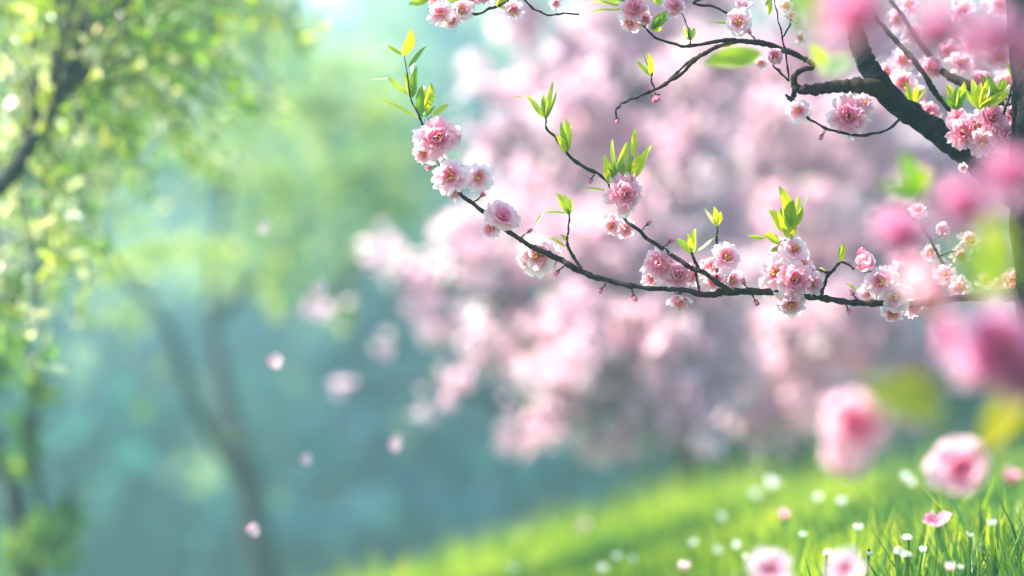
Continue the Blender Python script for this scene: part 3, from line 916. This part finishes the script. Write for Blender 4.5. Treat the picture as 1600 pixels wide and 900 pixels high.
for a in [(B1, 683, 216, 2.045, 70, 'double', (.05, -1, .12)), (B1, 664, 238, 2.06, 42, 'pale', (-.5, -1, -.4)), (B1, 700, 214, 2.06, 36, 'cup', (.8, -.8, .2)),
          (B1, 706, 276, 2.04, 60, 'pale', (-.1, -1, .05)), (B1, 708, 292, 2.055, 44, 'double', (-.2, -1, -.5)), (B1, 746, 278, 2.05, 46, 'open', (.35, -1, .05)),
          (B1, 784, 342, 2.045, 58, 'soft', (.35, -.75, .6)), (B1, 768, 355, 2.055, 36, 'pale', (-.6, -.8, -.4)),
          (B1, 843, 397, 2.065, 66, 'open', (-.15, -1, -.12)), (B1, 828, 404, 2.07, 46, 'pale', (-.5, -1, -.3)), (B1, 860, 400, 2.075, 40, 'pale', (.5, -1, -.3)),
          (B2, 976, 305, 2.04, 64, 'double', (.05, -1, .1)), (B2, 975, 290, 2.05, 52, 'double', (.1, -1, .8)), (B2, 958, 350, 2.055, 38, 'pale', (-.5, -1, -.3)), (B2, 975, 356, 2.06, 34, 'pale', (.3, -1, -.5)),
          (B1, 1032, 414, 2.055, 58, 'double', (-.2, -1, .15)), (B1, 1058, 432, 2.055, 48, 'double', (.2, -1, .2)), (B1, 1062, 461, 2.06, 40, 'cup', (-.1, -.6, -.9)), (B1, 1020, 432, 2.07, 40, 'pale', (-.6, -1, -.2)), (B1, 1076, 432, 2.065, 36, 'pale', (.4, -1, .3)),
          (B2, 1133, 405, 2.05, 50, 'pale', (.3, -1, .3)), (B2, 1117, 438, 2.06, 42, 'pale', (-.2, -1, -.1)), (B2, 1143, 438, 2.06, 38, 'open', (.5, -1, -.1)), (B2, 1112, 418, 2.065, 36, 'pale', (-.5, -1, .3)),
          (B1, 1240, 392, 2.045, 46, 'open', (.15, -1, .35)), (B1, 1222, 388, 2.06, 36, 'pale', (-.4, -1, .3)), (B1, 1213, 428, 2.05, 54, 'pale', (-.35, -1, .1)), (B1, 1240, 436, 2.04, 62, 'double', (.05, -1, -.05)), (B1, 1266, 444, 2.05, 44, 'pale', (.5, -1, .05)),
          (B1, 1235, 472, 2.045, 48, 'pale', (0, -.9, -.6)), (B1, 1250, 415, 2.055, 40, 'pale', (.4, -1, .3)), (B1, 1200, 448, 2.06, 34, 'open', (-.7, -.8, -.2)), (B1, 1258, 420, 2.065, 36, 'double', (.5, -1, .4)),
          (B1, 1356, 420, 2.05, 40, 'cup', (-.3, -.6, .6)), (B1, 1378, 440, 2.045, 54, 'pale', (-.25, -1, 0)), (B1, 1398, 462, 2.045, 50, 'open', (-.1, -1, -.3)), (B1, 1408, 428, 2.055, 44, 'pale', (.2, -1, .3)), (B1, 1394, 488, 2.055, 36, 'pale', (-.2, -.8, -.7)),
          (B1, 1362, 455, 2.06, 40, 'pale', (-.5, -1, -.2)), (B1, 1430, 450, 2.06, 44, 'pale', (.4, -1, 0)), (B1, 1425, 478, 2.06, 36, 'pale', (.4, -1, -.4)), (B1, 1348, 405, 2.06, 26, 'bud', (-.2, -.5, 1)),
          (B1, 1500, 450, 2.07, 40, 'pale', (-.2, -1, .1)), (B1, 1478, 430, 2.08, 36, 'pale', (-.4, -1, .3)), (B1, 1582, 440, 2.07, 44, 'double', (-.2, -1, .3)), (B1, 1560, 448, 2.07, 34, 'pale', (-.4, -1, .2)), (B1, 1540, 440, 2.08, 30, 'pale', (.2, -1, .5))]:
    blossom(*a)

# -- twig with pale blossoms climbing at right of the branch
tw = twig(B1, [(1500, 466, 2.07, 6), (1482, 430, 2.09, 5), (1466, 400, 2.1, 4.5), (1452, 372, 2.1, 4), (1438, 350, 2.1, 3), (1436, 334, 2.1, 2.5)], 8)
for a in [(B1, 1435, 330, 2.1, 28, 'pale', (-.2, -1, .5)), (B1, 1465, 364, 2.1, 32, 'cup', (.4, -.8, .3)), (B1, 1455, 396, 2.11, 30, 'pale', (-.5, -1, 0)), (B1, 1470, 420, 2.11, 32, 'pale', (.3, -1, .2)), (B1, 1515, 378, 2.12, 36, 'pale', (.1, -1, .4)), (B1, 1500, 400, 2.12, 30, 'pale', (.1, -1, .1))]:
    blossom(*a)
twig(B1, [(1466, 400, 2.1, 3), (1490, 392, 2.12, 2.5), (1515, 380, 2.12, 2)], 9)

# -- the thick upper limb
B3 = branch([(1650, 365, 2.05, 50), (1600, 320, 2.06, 44), (1550, 275, 2.07, 41), (1505, 236, 2.07, 39), (1450, 195, 2.08, 37), (1405, 165, 2.08, 36), (1372, 128, 2.08, 35), (1350, 90, 2.08, 31), (1335, 40, 2.09, 26), (1318, -20, 2.1, 21), (1290, -110, 2.12, 15), (1270, -200, 2.13, 9)],
            seed=7, sides=14, label='thick dark limb slanting up across the top right corner')
B4 = branch([(1385, 142, 2.08, 30), (1345, 134, 2.07, 26), (1305, 136, 2.07, 20), (1268, 140, 2.06, 16), (1246, 138, 2.06, 12), (1240, 122, 2.06, 9), (1252, 110, 2.06, 8), (1272, 104, 2.06, 7), (1258, 92, 2.07, 8), (1222, 77, 2.07, 9), (1185, 66, 2.07, 9), (1140, 63, 2.06, 6.5), (1080, 71, 2.05, 4.5),
             (1048, 68, 2.05, 4), (1025, 58, 2.05, 3.4), (1008, 44, 2.05, 3), (995, 28, 2.05, 2.4)], thin=True, seed=9, label='crooked side branch with an elbow bend')
twig(B4, [(1243, 138, 2.06, 9), (1240, 150, 2.06, 8), (1237, 156, 2.06, 7), (1228, 148, 2.06, 3)], 2)
twig(B4, [(1238, 156, 2.06, 5), (1258, 180, 2.05, 4), (1285, 197, 2.05, 4), (1315, 208, 2.05, 4), (1350, 211, 2.05, 4), (1385, 203, 2.06, 4), (1410, 184, 2.07, 5)], 3)
twig(B4, [(1160, 64, 2.07, 6), (1115, 76, 2.07, 6), (1085, 95, 2.07, 5.5), (1060, 118, 2.07, 5), (1025, 140, 2.07, 4.5), (995, 152, 2.07, 4), (972, 162, 2.07, 3.6), (962, 174, 2.07, 3.2), (963, 186, 2.07, 3)], 4)
twig(B4, [(1095, 85, 2.08, 4), (1070, 102, 2.08, 3.5), (1045, 125, 2.08, 3)], 4)
twig(B4, [(1022, 141, 2.07, 3), (1019, 128, 2.06, 2.6), (1017, 112, 2.06, 2)], 5)
twig(B4, [(1080, 71, 2.05, 3), (1078, 60, 2.05, 2), (1076, 50, 2.05, 1.8), (1068, 28, 2.05, 1.6), (1062, 14, 2.05, 1.6)], 6)
twig(B4, [(1232, 126, 2.05, 3.6), (1229, 90, 2.05, 3.4), (1222, 58, 2.05, 3), (1214, 20, 2.05, 2.2), (1208, -10, 2.05, 2)], 7)
twig(B4, [(1222, 58, 2.05, 3), (1232, 44, 2.05, 2.6), (1236, 30, 2.05, 2.2)], 7)
twig(B4, [(1232, 126, 2.05, 4), (1220, 114, 2.05, 3.6), (1208, 102, 2.05, 3)], 7)
B5 = branch([(1292, -108, 2.12, 9), (1230, -70, 2.08, 6), (1150, -20, 2.06, 5), (1085, 3, 2.05, 4), (1110, 10, 2.05, 4), (1142, 22, 2.05, 3)], thin=True, seed=10)
for a in [(B3, 1325, 182, 2.055, 70, 'double', (-.1, -1, .05)), (B3, 1345, 165, 2.06, 44, 'pale', (.4, -1, .5)), (B4, 1247, 172, 2.05, 38, 'open', (.1, -1, -.3)), (B5, 1155, 36, 2.05, 46, 'open', (-.2, -1, .1)), (B5, 1160, 16, 2.06, 30, 'cup', (.1, -.5, .9)), (B4, 1207, 90, 2.05, 32, 'cup', (.2, -.8, .1)), (B4, 1190, 98, 2.06, 22, 'pale', (-.4, -.9, -.3)),
          (B4, 1024, 150, 2.07, 20, 'bud', (.1, -.7, -.7)), (B4, 964, 186, 2.07, 12, 'bud', (.1, -.6, -.9)), (B4, 990, 14, 2.045, 46, 'double', (.1, -1, .1)), (B4, 986, 34, 2.05, 36, 'pale', (-.3, -1, -.5)), (B4, 1004, 30, 2.055, 34, 'double', (.4, -1, -.2)), (B4, 1054, 10, 2.05, 38, 'double', (.1, -1, 0)),
          (B4, 1237, 26, 2.05, 20, 'pale', (0, -1, .4)), (B4, 1250, 60, 2.06, 22, 'open', (.3, -1, 0)), (B4, 1228, 10, 2.06, 22, 'pale', (-.2, -1, .3))]:
    blossom(*a)
sprig(B4, [(1018, 119, 1012, 82, 11, Y1, (.5, -1, 0)), (1018, 119, 994, 94, 7, Y2), (1019, 120, 1017, 90, 8, Y2), (1018, 118, 1004, 80, 3, G1)], 2.06, (), 21)
sprig(B4, [(1078, 63, 1069, 41, 9, Y1), (1078, 63, 1085, 43, 9, Y1), (1077, 62, 1077, 42, 7, G1)], 2.05, (), 22)
sprig(B4, [(975, 8, 919, 5, 9, Y1, (0, -.6, 1)), (975, 12, 921, 21, 8, Y1, (0, -.6, 1)), (972, 4, 928, -8, 9, Y2), (978, 2, 950, -14, 10, G1), (1018, 44, 1046, 18, 17, G1, (.3, -1, .4)), (1020, 46, 1034, 24, 10, G2), (1016, 44, 1034, 46, 8, Y2), (1030, 8, 1022, -14, 12, Y2)], 2.05, (), 23)
sprig(B5, [(1142, 38, 1112, 36, 8, Y1, (0, -.6, 1)), (1205, 2, 1200, 24, 8, Y1), (1208, -6, 1196, 10, 8, Y2)], 2.05, (), 24)

# -- buds on short stalks beside the clusters
def stalk_bud(parent, bx, by, tx, ty, size):
    twig(parent, [(bx, by, 2.05, 2.6), ((bx + tx) / 2 + 1.5, (by + ty) / 2, 2.048, 1.8), (tx, ty, 2.046, 1.6)], int(bx))
    blossom(parent, tx, ty, 2.046, size, 'bud', (tx - bx, -6, by - ty))


for a in [(B1, 738, 318, 752, 306, 12), (B1, 812, 372, 826, 362, 11), (B1, 884, 411, 872, 424, 12), (B1, 948, 438, 940, 452, 11), (B1, 985, 447, 990, 462, 13), (B1, 1170, 456, 1163, 443, 13), (B1, 1172, 456, 1180, 470, 12), (B2, 1000, 360, 1012, 350, 11),
          (B2, 1035, 388, 1047, 377, 12), (B2, 930, 268, 924, 280, 11), (B1, 1318, 470, 1325, 484, 12), (B1, 1340, 472, 1333, 460, 12), (B4, 1180, 64, 1172, 52, 11), (B4, 1290, 199, 1284, 212, 11), (B1, 689, 258, 672, 262, 12)]:
    stalk_bud(*a)

# -- thin upper branches at right with the dense cluster above the limb
B6 = branch([(1555, 262, 2.1, 16), (1520, 205, 2.11, 12), (1485, 172, 2.1, 8.5), (1462, 145, 2.1, 8.5), (1440, 110, 2.1, 8.5), (1420, 85, 2.11, 8), (1395, 58, 2.12, 7), (1372, 32, 2.13, 6), (1350, 0, 2.15, 5), (1330, -40, 2.16, 4)], thin=True, seed=12)
B7 = branch([(1640, 190, 2.12, 26), (1570, 160, 2.16, 16), (1500, 128, 2.18, 14), (1470, 108, 2.2, 10), (1440, 70, 2.2, 8), (1412, 28, 2.2, 7), (1385, -10, 2.2, 5), (1360, -50, 2.2, 4)], thin=True, seed=13)
twig(B6, [(1560, 200, 2.06, 5), (1572, 165, 2.05, 4), (1580, 140, 2.05, 3), (1584, 128, 2.05, 2)], 12)
twig(B6, [(1572, 165, 2.05, 3), (1590, 158, 2.05, 2.4)], 12)
for a in [(B6, 1505, 208, 2.06, 60, 'double', (-.2, -1, .2)), (B6, 1548, 186, 2.05, 58, 'double', (.1, -1, .3)), (B6, 1568, 216, 2.05, 56, 'double', (.3, -1, 0)), (B6, 1495, 190, 2.07, 44, 'double', (-.4, -1, .3)), (B6, 1535, 222, 2.055, 50, 'pale', (0, -1, -.4)), (B6, 1525, 198, 2.06, 44, 'pale', (0, -1, .2)), (B6, 1578, 180, 2.07, 40, 'pale', (.5, -1, .2)),
          (B6, 1555, 240, 2.07, 44, 'double', (.2, -1, -.3)), (B3, 1504, 262, 2.04, 16, 'pale', (.1, -1, -.2)),
          (B6, 1448, 180, 2.14, 50, 'double', (.2, -1, .2)), (B6, 1412, 132, 2.16, 46, 'pale', (-.1, -1, .2)), (B6, 1430, 150, 2.18, 40, 'pale', (.3, -1, 0)), (B6, 1455, 105, 2.2, 44, 'double', (.2, -1, .1)), (B6, 1385, 115, 2.2, 40, 'pale', (-.3, -1, .2)), (B6, 1410, 95, 2.22, 42, 'pale', (0, -1, .2)),
          (B7, 1480, 80, 2.24, 44, 'pale', (.1, -1, .2)), (B7, 1430, 55, 2.24, 40, 'pale', (-.2, -1, .3)), (B7, 1500, 100, 2.22, 46, 'pale', (.2, -1, .1)), (B7, 1530, 128, 2.24, 46, 'double', (.1, -1, .2)), (B7, 1400, 30, 2.24, 40, 'pale', (.1, -1, .1)), (B7, 1570, 130, 2.24, 44, 'pale', (.1, -1, .4)), (B7, 1520, 70, 2.3, 46, 'pale', (0, -1, .1)), (B7, 1560, 90, 2.3, 46, 'pale', (0, -1, .3)),
          (B7, 1420, 10, 2.26, 40, 'pale', (0, -1, .3)), (B7, 1500, 20, 2.3, 46, 'pale', (.1, -1, .3)), (B7, 1560, 10, 2.3, 46, 'pale', (.1, -1, 0)), (B7, 1590, 110, 2.26, 44, 'double', (-.1, -1, 0))]:
    blossom(*a)
auto_sprig(B6, 1495, 172, 2.06, 6, 42, -5, 45, 31)
auto_sprig(B6, 1530, 170, 2.05, 7, 46, 15, 50, 32)
auto_sprig(B6, 1556, 160, 2.07, 5, 52, 5, 40, 33)
auto_sprig(B6, 1425, 165, 2.14, 4, 36, 0, 60, 34)
auto_sprig(B7, 1590, 130, 2.15, 4, 36, 10, 50, 35)

# -- the branch running along above the top edge, its tips hanging into view
B8 = branch([(1590, -150, 2.07, 20), (1450, -150, 2.07, 15), (1250, -110, 2.06, 11), (1050, -70, 2.06, 9), (900, -40, 2.05, 7), (840, -18, 2.05, 5.5), (805, -4, 2.05, 5), (775, 10, 2.05, 4.5), (745, 22, 2.05, 4), (722, 20, 2.05, 3.4), (700, 8, 2.05, 3)], thin=True, seed=15)
twig(B8, [(812, -6, 2.05, 4), (835, 14, 2.06, 3), (860, 24, 2.06, 3), (882, 20, 2.06, 2.6), (905, 22, 2.06, 2.4)], 15)
for a in [(B8, 690, 20, 2.045, 42, 'pale', (-.3, -1, -.2)), (B8, 722, 16, 2.05, 36, 'open', (.1, -1, .1)), (B8, 706, 30, 2.055, 32, 'pale', (0, -1, -.5)), (B8, 684, 6, 2.06, 32, 'pale', (-.5, -1, .3)), (B8, 735, 2, 2.06, 30, 'pale', (.2, -1, .3)), (B8, 802, 14, 2.05, 32, 'pale', (.1, -.9, -.5)), (B8, 790, -4, 2.06, 34, 'double', (0, -1, .3)), (B8, 868, 4, 2.06, 22, 'pale', (0, -1, -.2)), (B8, 755, -8, 2.06, 34, 'double', (0, -1, 0))]:
    blossom(*a)
auto_sprig(B8, 705, 4, 2.045, 4, 30, 20, 70, 41)
auto_sprig(B8, 776, 8, 2.05, 3, 26, 60, 60, 42)
auto_sprig(B8, 668, 2, 2.05, 3, 30, -60, 50, 43)
for k, (px, py) in enumerate([(1120, -90), (1000, -70), (1320, -130), (1420, -160), (1500, -160), (930, -60)]):
    blossom(B8, px, py, 2.05, 56, 'double', (0, -1, -.2))
    auto_sprig(B8, px + 20, py - 10, 2.06, 4, 44, 0, 60, 50 + k)

# -- near boughs hanging between the lens and the focus: soft pink discs
B9 = branch([(1632, 200, 2.03, 30), (1760, 60, 1.6, 26), (1780, -30, 1.2, 22), (1700, -75, 1.0, 20), (1560, -70, .97, 17), (1440, -55, .97, 14), (1330, -60, .98, 9)], thin=True, seed=18)
B10 = branch([(1640, 420, 2.02, 30), (1800, 380, 1.5, 26), (1820, 340, 1.2, 22), (1700, 320, 1.1, 17), (1600, 330, 1.08, 10), (1530, 345, 1.09, 8), (1450, 350, 1.11, 5), (1405, 370, 1.12, 4)], thin=True, seed=19)
B11 = branch([(1655, 560, 2.02, 28), (1850, 560, 1.5, 24), (1800, 560, 1.1, 18), (1660, 590, 1.02, 12), (1560, 600, 1.06, 8), (1450, 625, 1.12, 5), (1370, 655, 1.17, 4)], thin=True, seed=20)
twig(B11, [(1640, 592, 1.04, 8), (1610, 640, 1.2, 7), (1560, 690, 1.36, 5), (1510, 725, 1.42, 4)], 21)
twig(B10, [(1600, 330, 1.08, 8), (1625, 440, 1.1, 6), (1575, 520, 1.13, 4)], 22)
for a in [(B9, 1335, 14, .97, 128, 'deep', (-.1, -1, -.45)), (B9, 1465, 46, .96, 100, 'deep', (0, -1, -.4)), (B9, 1550, 58, .94, 108, 'deep', (.1, -1, -.4)), (B9, 1625, 80, .94, 90, 'deep', (.1, -1, -.3)),
          (B10, 1405, 366, 1.10, 92, 'deep', (-.1, -1, 0)), (B10, 1502, 318, 1.06, 92, 'deep', (-.1, -1, .1)), (B10, 1575, 272, 1.04, 100, 'deep', (.1, -1, .1)), (B10, 1458, 452, 1.05, 78, 'cup', (-.2, -.8, -.2)), (B10, 1425, 428, 1.06, 60, 'pale', (-.4, -.7, .7)),
          (B10, 1552, 545, 1.10, 150, 'deep', (.1, -1, 0)), (B10, 1492, 522, 1.14, 84, 'deep', (-.4, -1, .3)), (B10, 1592, 585, 1.10, 100, 'deep', (.2, -1, -.2)),
          (B11, 1338, 660, 1.2, 122, 'soft', (-.15, -1, -.1)), (B11, 1325, 705, 1.22, 72, 'soft', (-.2, -.8, -.6)), (B11, 1498, 728, 1.46, 100, 'soft', (-.05, -1, .05))]:
    blossom(*a)


# -- leafy bough added unseen above the frame to shade the near blossoms
TOPC = P(1570, -260, 2.08)


def added_shade_bough():
    r = random.Random(77)
    pts = [TOPC, Vector((.36, 1.75, CAMZ + .36)), Vector((.20, 1.30, CAMZ + .33)), Vector((.06, 1.00, CAMZ + .29)), Vector((-.07, .82, CAMZ + .28))]
    mb = MB()
    tube(mb, [(p, w) for p, w in zip(pts, (.010, .008, .006, .004, .002))], 9, 0, n=8, seed=3)
    o = part('branch', mb, [M_BARK], near_tree, TB)
    path = [q[0] for q in smooth([(p, 1) for p in pts[1:]], 10)]
    for k in range(36):
        c = path[r.randrange(8, len(path))] + Vector((r.uniform(-.09, .07), r.uniform(-.07, .07), r.uniform(-.03, .03)))
        mb = MB()
        j = min(path, key=lambda q: (q - c).length)
        tube(mb, [(j, .0014), (c, .001)], 5, 1, (.10, .12, .04), .1, 2)
        for i in range(5):
            e = c + (rand_dir(r) + Vector((0, 0, -.2))).normalized() * r.uniform(.035, .055)
            leaf(mb, c, e, r.uniform(.014, .02), Vector((r.uniform(-.6, .2), .2, 1)), .25, .15, jit(G1, .2, r), None, 0, 7, r)
        part('leaf_sprig', mb, [M_LEAF, M_CALYX], o, TB)
    for k in range(12):
        c = path[r.randrange(8, len(path))] + Vector((r.uniform(-.08, .06), r.uniform(-.06, .06), r.uniform(-.03, .03)))
        b = bpy.data.objects.new('blossom', BLOSSOMS['double'][k % 5])
        COL.objects.link(b); b.parent = o; b.location = c - TB
        b.rotation_euler = rand_dir(r).to_track_quat('Z', 'Y').to_euler()


added_shade_bough()


def near_leaf(parent, leaves):
    for (bx, by, tx, ty, d, w, col, n) in leaves:
        mb = MB()
        leaf(mb, P(bx, by, d), P(tx, ty, d - .01), w * S * d, Vector(n), .22, .1, col, None, 0, 10)
        part('leaf', mb, [M_LEAF], parent, TB)


near_leaf(B9, [(1285, -40, 1262, 70, 1.05, 55, G1, (.3, -1, .2)), (1240, -50, 1262, 40, 1.05, 40, Y2, (-.3, -1, .2))])
near_leaf(B4, [(1190, 84, 1102, 98, 1.72, 38, Y2, (0, -1, .3))])
near_leaf(B10, [(1560, 340, 1540, 470, 1.02, 78, Y1, (.5, -1, .2)), (1560, 420, 1465, 390, 1.0, 42, G1, (0, -1, .5)), (1500, 410, 1580, 440, 1.0, 55, Y2, (0, -1, .4))])
near_leaf(B10, [(1440, 310, 1408, 238, 1.35, 34, G1, (.3, -1, 0)), (1442, 308, 1372, 290, 1.35, 30, G1, (0, -1, .4)), (1436, 300, 1446, 262, 1.4, 26, Y1, (0, -1, 0))])
near_leaf(B11, [(1345, 600, 1480, 655, 1.1, 62, (.24, .27, .03), (0, -1, .3)), (1470, 600, 1360, 610, 1.12, 50, (.30, .30, .03), (0, -1, .4))])
near_leaf(B11, [(1600, 600, 1530, 708, 1.2, 58, (.52, .44, .02), (-.3, -1, .2)), (1620, 640, 1570, 690, 1.2, 40, G1, (-.3, -1, .2))])
near_leaf(B4, [(1330, 90, 1280, 118, 1.5, 34, WH, (0, -1, .3)), (1300, 112, 1265, 70, 1.6, 24, Y2, (0, -1, 0))])


# ------------------------------------------------------------------ petals falling through the air
def falling_petal(px, py, d, size, face, label, pale=False):
    mb = MB()
    L = size * S * d * 1.1
    petal(mb, Vector((0, 0, 0)), Vector((1, 0, 0)), Vector((0, 1, 0)), Vector((0, 0, 1)), R(80), R(-50), L, L * .95, .18, .1, MIDP if not pale else PALE, PALE, WHITE if pale else PALE, 0, 8, 0)
    o = single('falling_petal', mb, [M_PETAL], (0, 0, 0), label, 'petal', 'petals falling through the air over the valley')
    o.location = P(px, py, d)
    o.rotation_euler = Vector(face).normalized().to_track_quat('Z', 'Y').to_euler()


falling_petal(418, 565, 2.7, 24, (.2, -1, .3), 'pink petal falling in the air above right of the forked trunk')
falling_petal(608, 694, 3.1, 26, (-.2, -1, .4), 'large pale pink petal falling nearest to the grassy bank')
falling_petal(470, 718, 2.9, 18, (.1, -1, .2), 'small mauve petal falling just right of the hazy trunk, between two others')
falling_petal(385, 828, 2.6, 20, (.4, -1, .1), 'pale pink petal lowest of those falling, in front of the hazy trunk')
falling_petal(403, 358, 3.1, 22, (-.1, -1, .5), 'whitish petal highest of those falling, under the leafy crown', True)
falling_petal(487, 452, 3.4, 24, (.2, -1, .4), 'cream white petal falling left of the tips of the pink boughs', True)
falling_petal(588, 551, 4.2, 30, (.1, -1, .3), 'soft blurred pink petal falling just below the pink bough tips')


# ------------------------------------------------------------------ flowers standing in the grass
def stand(px, py, target, dmin=1.5, dmax=6.4):
    d = dmax
    k = dmin
    while k < dmax:
        p = P(px, py, k)
        if p.z - ground_z(p.x, p.y) <= target + (k - dmin) * 0:
            pass
        if p.z <= ground_z(p.x, p.y) + target:
            d = k
            break
        k += .02
    return d


def meadow_flower(px, py, d, size, label, colours, kind, group):
    r = random.Random(int(px * 7 + py))
    top = P(px, py, d)
    g = Vector((top.x + r.uniform(-.01, .01), top.y + r.uniform(-.01, .02), 0))
    g.z = ground_z(g.x, g.y) - .003
    nm = 'white_meadow_flower' if group.startswith('white') else 'pink_meadow_flower'
    t = thing(nm, label, 'flower', g, group)
    mb = MB()
    tube(mb, [(g, .0016), (g.lerp(top, .5) + Vector((r.uniform(-.006, .006), 0, 0)), .0014), (top - Vector((0, 0, size * S * d * .3)), .0012), (top, .001)], 6, 0, (.14, .28, .05), .05, 5)
    for k in range(2):
        dl = Vector((r.choice((-1, 1)) * r.uniform(.3, .6), r.uniform(-.3, .3), 1)).normalized()
        leaf(mb, g + Vector((0, 0, .002)), g + dl * max(.03, (top - g).length * .6), .007, Vector((0, -1, .3)), .3, .2, (.12, .28, .04), mat=0, rows=6, r=r)
    part('stem', mb, [M_GRASS], t, g)
    mb = MB()
    L = size * S * d * (.62 if kind != 'star' else .55) * (.85 if group.startswith('white') else 1)
    tiltb = {'bell': 155, 'cup': 28, 'star': 74, 'spread': 64}[kind]
    ax = Vector((r.uniform(-.3, .3), -.35 if kind != 'star' else -1, 1 if kind != 'star' else .6)).normalized()
    a1 = ax.orthogonal().normalized(); a2 = ax.cross(a1)
    org = top + (Vector((0, 0, size * S * d * .35)) if kind == 'bell' else Vector((0, 0, -size * S * d * (.35 if kind == 'cup' else 0))))
    n = {'bell': 5, 'cup': 6, 'star': 7, 'spread': 5}[kind]
    for w, sc in ((0, 1.0), (1, .85)):
        for i in range(n):
            a = 2 * math.pi * (i + .5 * w) / n + r.uniform(-.1, .1)
            u = a1 * math.cos(a) + a2 * math.sin(a); v = a2 * math.cos(a) - a1 * math.sin(a)
            if kind == 'spread' and w and i != 1:
                continue
            petal(mb, org, u, v, ax, R(tiltb - 8 * w + r.uniform(-13, 13)), R(-18 + r.uniform(-20, 20)), L * sc * r.uniform(.82, 1.15), L * r.uniform(.6, .85) * sc, .14, .13, colours[0], colours[1], colours[2], 0, 6, .001, r)
    part('bloom', mb, [M_PETAL], t, g)


WF = ((.80, .84, .55), (.90, .91, .82), (.93, .93, .90))
PF = (DEEP, MIDP, PALE)
PPF = (MIDP, PALE, WHITE)
WG = 'white flowers standing in the grass'
PG = 'pink flowers standing in the grass'
for px, py, tg, sz, lb, cl, kd, grp in [
    (1203, 752, .13, 34, 'largest blurred white flower, high on the bank left of the pink blossom hanging low', WF, 'cup', WG),
    (1183, 771, .11, 26, 'dim greenish white flower touching the largest white flower at its lower left', WF, 'cup', WG),
    (1277, 776, .11, 24, 'left one of two upright oval white flowers under the low hanging pink blossom', WF, 'cup', WG),
    (1316, 782, .11, 23, 'right one of two upright oval white flowers under the low hanging pink blossom', WF, 'cup', WG),
    (1152, 850, .11, 22, 'oval white flower above another small bright one, in the middle of the bank', WF, 'cup', WG),
    (1120, 858, .10, 20, 'pale oval white flower with bluish cast, left of two brighter ones mid bank', WF, 'cup', WG),
    (1166, 868, .10, 18, 'small bright white flower just above the left large pink bloom', WF, 'cup', WG),
    (942, 886, .10, 24, 'brightest white flower in the small patch at the bottom left of the grass', WF, 'cup', WG),
    (964, 868, .11, 22, 'white flower topmost in the small patch at the bottom left of the grass', WF, 'cup', WG),
    (988, 872, .10, 20, 'faint white flower rightmost in the small patch at the bottom left of the grass', WF, 'cup', WG),
    (1082, 846, .11, 18, 'faint greenish white bud standing alone above the pale pink bud', WF, 'cup', WG),
    (1415, 742, .12, 20, 'upper flower of a close white pair in the deep green grass, touching the other', WF, 'cup', WG),
    (1425, 752, .11, 20, 'lower brighter flower of a close white pair in the deep green grass', WF, 'cup', WG),
    (1340, 822, .11, 24, 'cream white round flower with a drooping lower petal, centre of the right grass', WF, 'cup', WG),
    (1292, 864, .11, 18, 'small white bell flower left above the right large pink bloom at the bottom', WF, 'bell', WG),
    (1255, 834, .11, 18, 'dim bluish white flower right of the brownish pink bud', WF, 'cup', WG),
    (1404, 862, .12, 20, 'drooping white bell on an arched stalk, leftmost of a sharp drooping trio', WF, 'bell', WG),
    (1420, 842, .12, 20, 'greenish white bell highest of a sharp drooping trio in the front grass', WF, 'bell', WG),
    (1416, 868, .11, 18, 'drooping white bell hanging lowest of a sharp drooping trio in the front grass', WF, 'bell', WG),
    (1441, 856, .11, 22, 'sharp white flower directly below the two petalled pink flower', WF, 'cup', WG),
    (1515, 834, .12, 13, 'thin white bud among tall sharp grass blades right of the two petalled pink flower', WF, 'cup', WG),
    (1550, 815, .13, 22, 'long narrow white bud leaning between tall grass blades near the right edge', WF, 'cup', WG),
    (1502, 884, .10, 15, 'tiny sharp white flower low in the front grass at the bottom right', WF, 'cup', WG),
    (1357, 862, .11, 16, 'faint white flower right of the right large pink bloom at the bottom', WF, 'cup', WG),
    (911, 820, .11, 26, 'faint mauve white flower alone on the far left slope of the bank', PPF, 'cup', WG),
    (1130, 805, .11, 20, 'faint greenish flower alone on the bright yellow green slope', WF, 'cup', WG),
    (800, 888, .11, 22, 'faint white flower at the bottom edge, farthest left in the grass', WF, 'cup', WG),
    (1465, 822, .13, 44, 'sharp pink and white flower with spread petals standing above the front grass', (DEEP, MIDP, mixc(MIDP, PALE, .75)), 'spread', PG),
    (1578, 742, .20, 38, 'deep pink tall flower near the right edge below the yellow leaf', PF, 'cup', PG),
    (1225, 802, .13, 28, 'brownish pink round bud on a bent stalk, above the left large pink bloom', PF, 'cup', PG),
    (1068, 884, .11, 26, 'pale pink narrow bud at the bottom edge, left of the large pink blooms', PPF, 'cup', PG),
    (1205, 893, .16, 72, 'large pale pink bloom with magenta heart cut by the bottom edge, left one of two', PPF, 'star', PG),
    (1322, 893, .16, 66, 'large pale pink bloom with white top cut by the bottom edge, right one of two', PPF, 'star', PG),
    (1485, 884, .11, 22, 'small pinkish flower low in the sharp front grass', PPF, 'cup', PG)]:
    meadow_flower(px, py, stand(px, py, tg), sz, lb, cl, kd, grp)
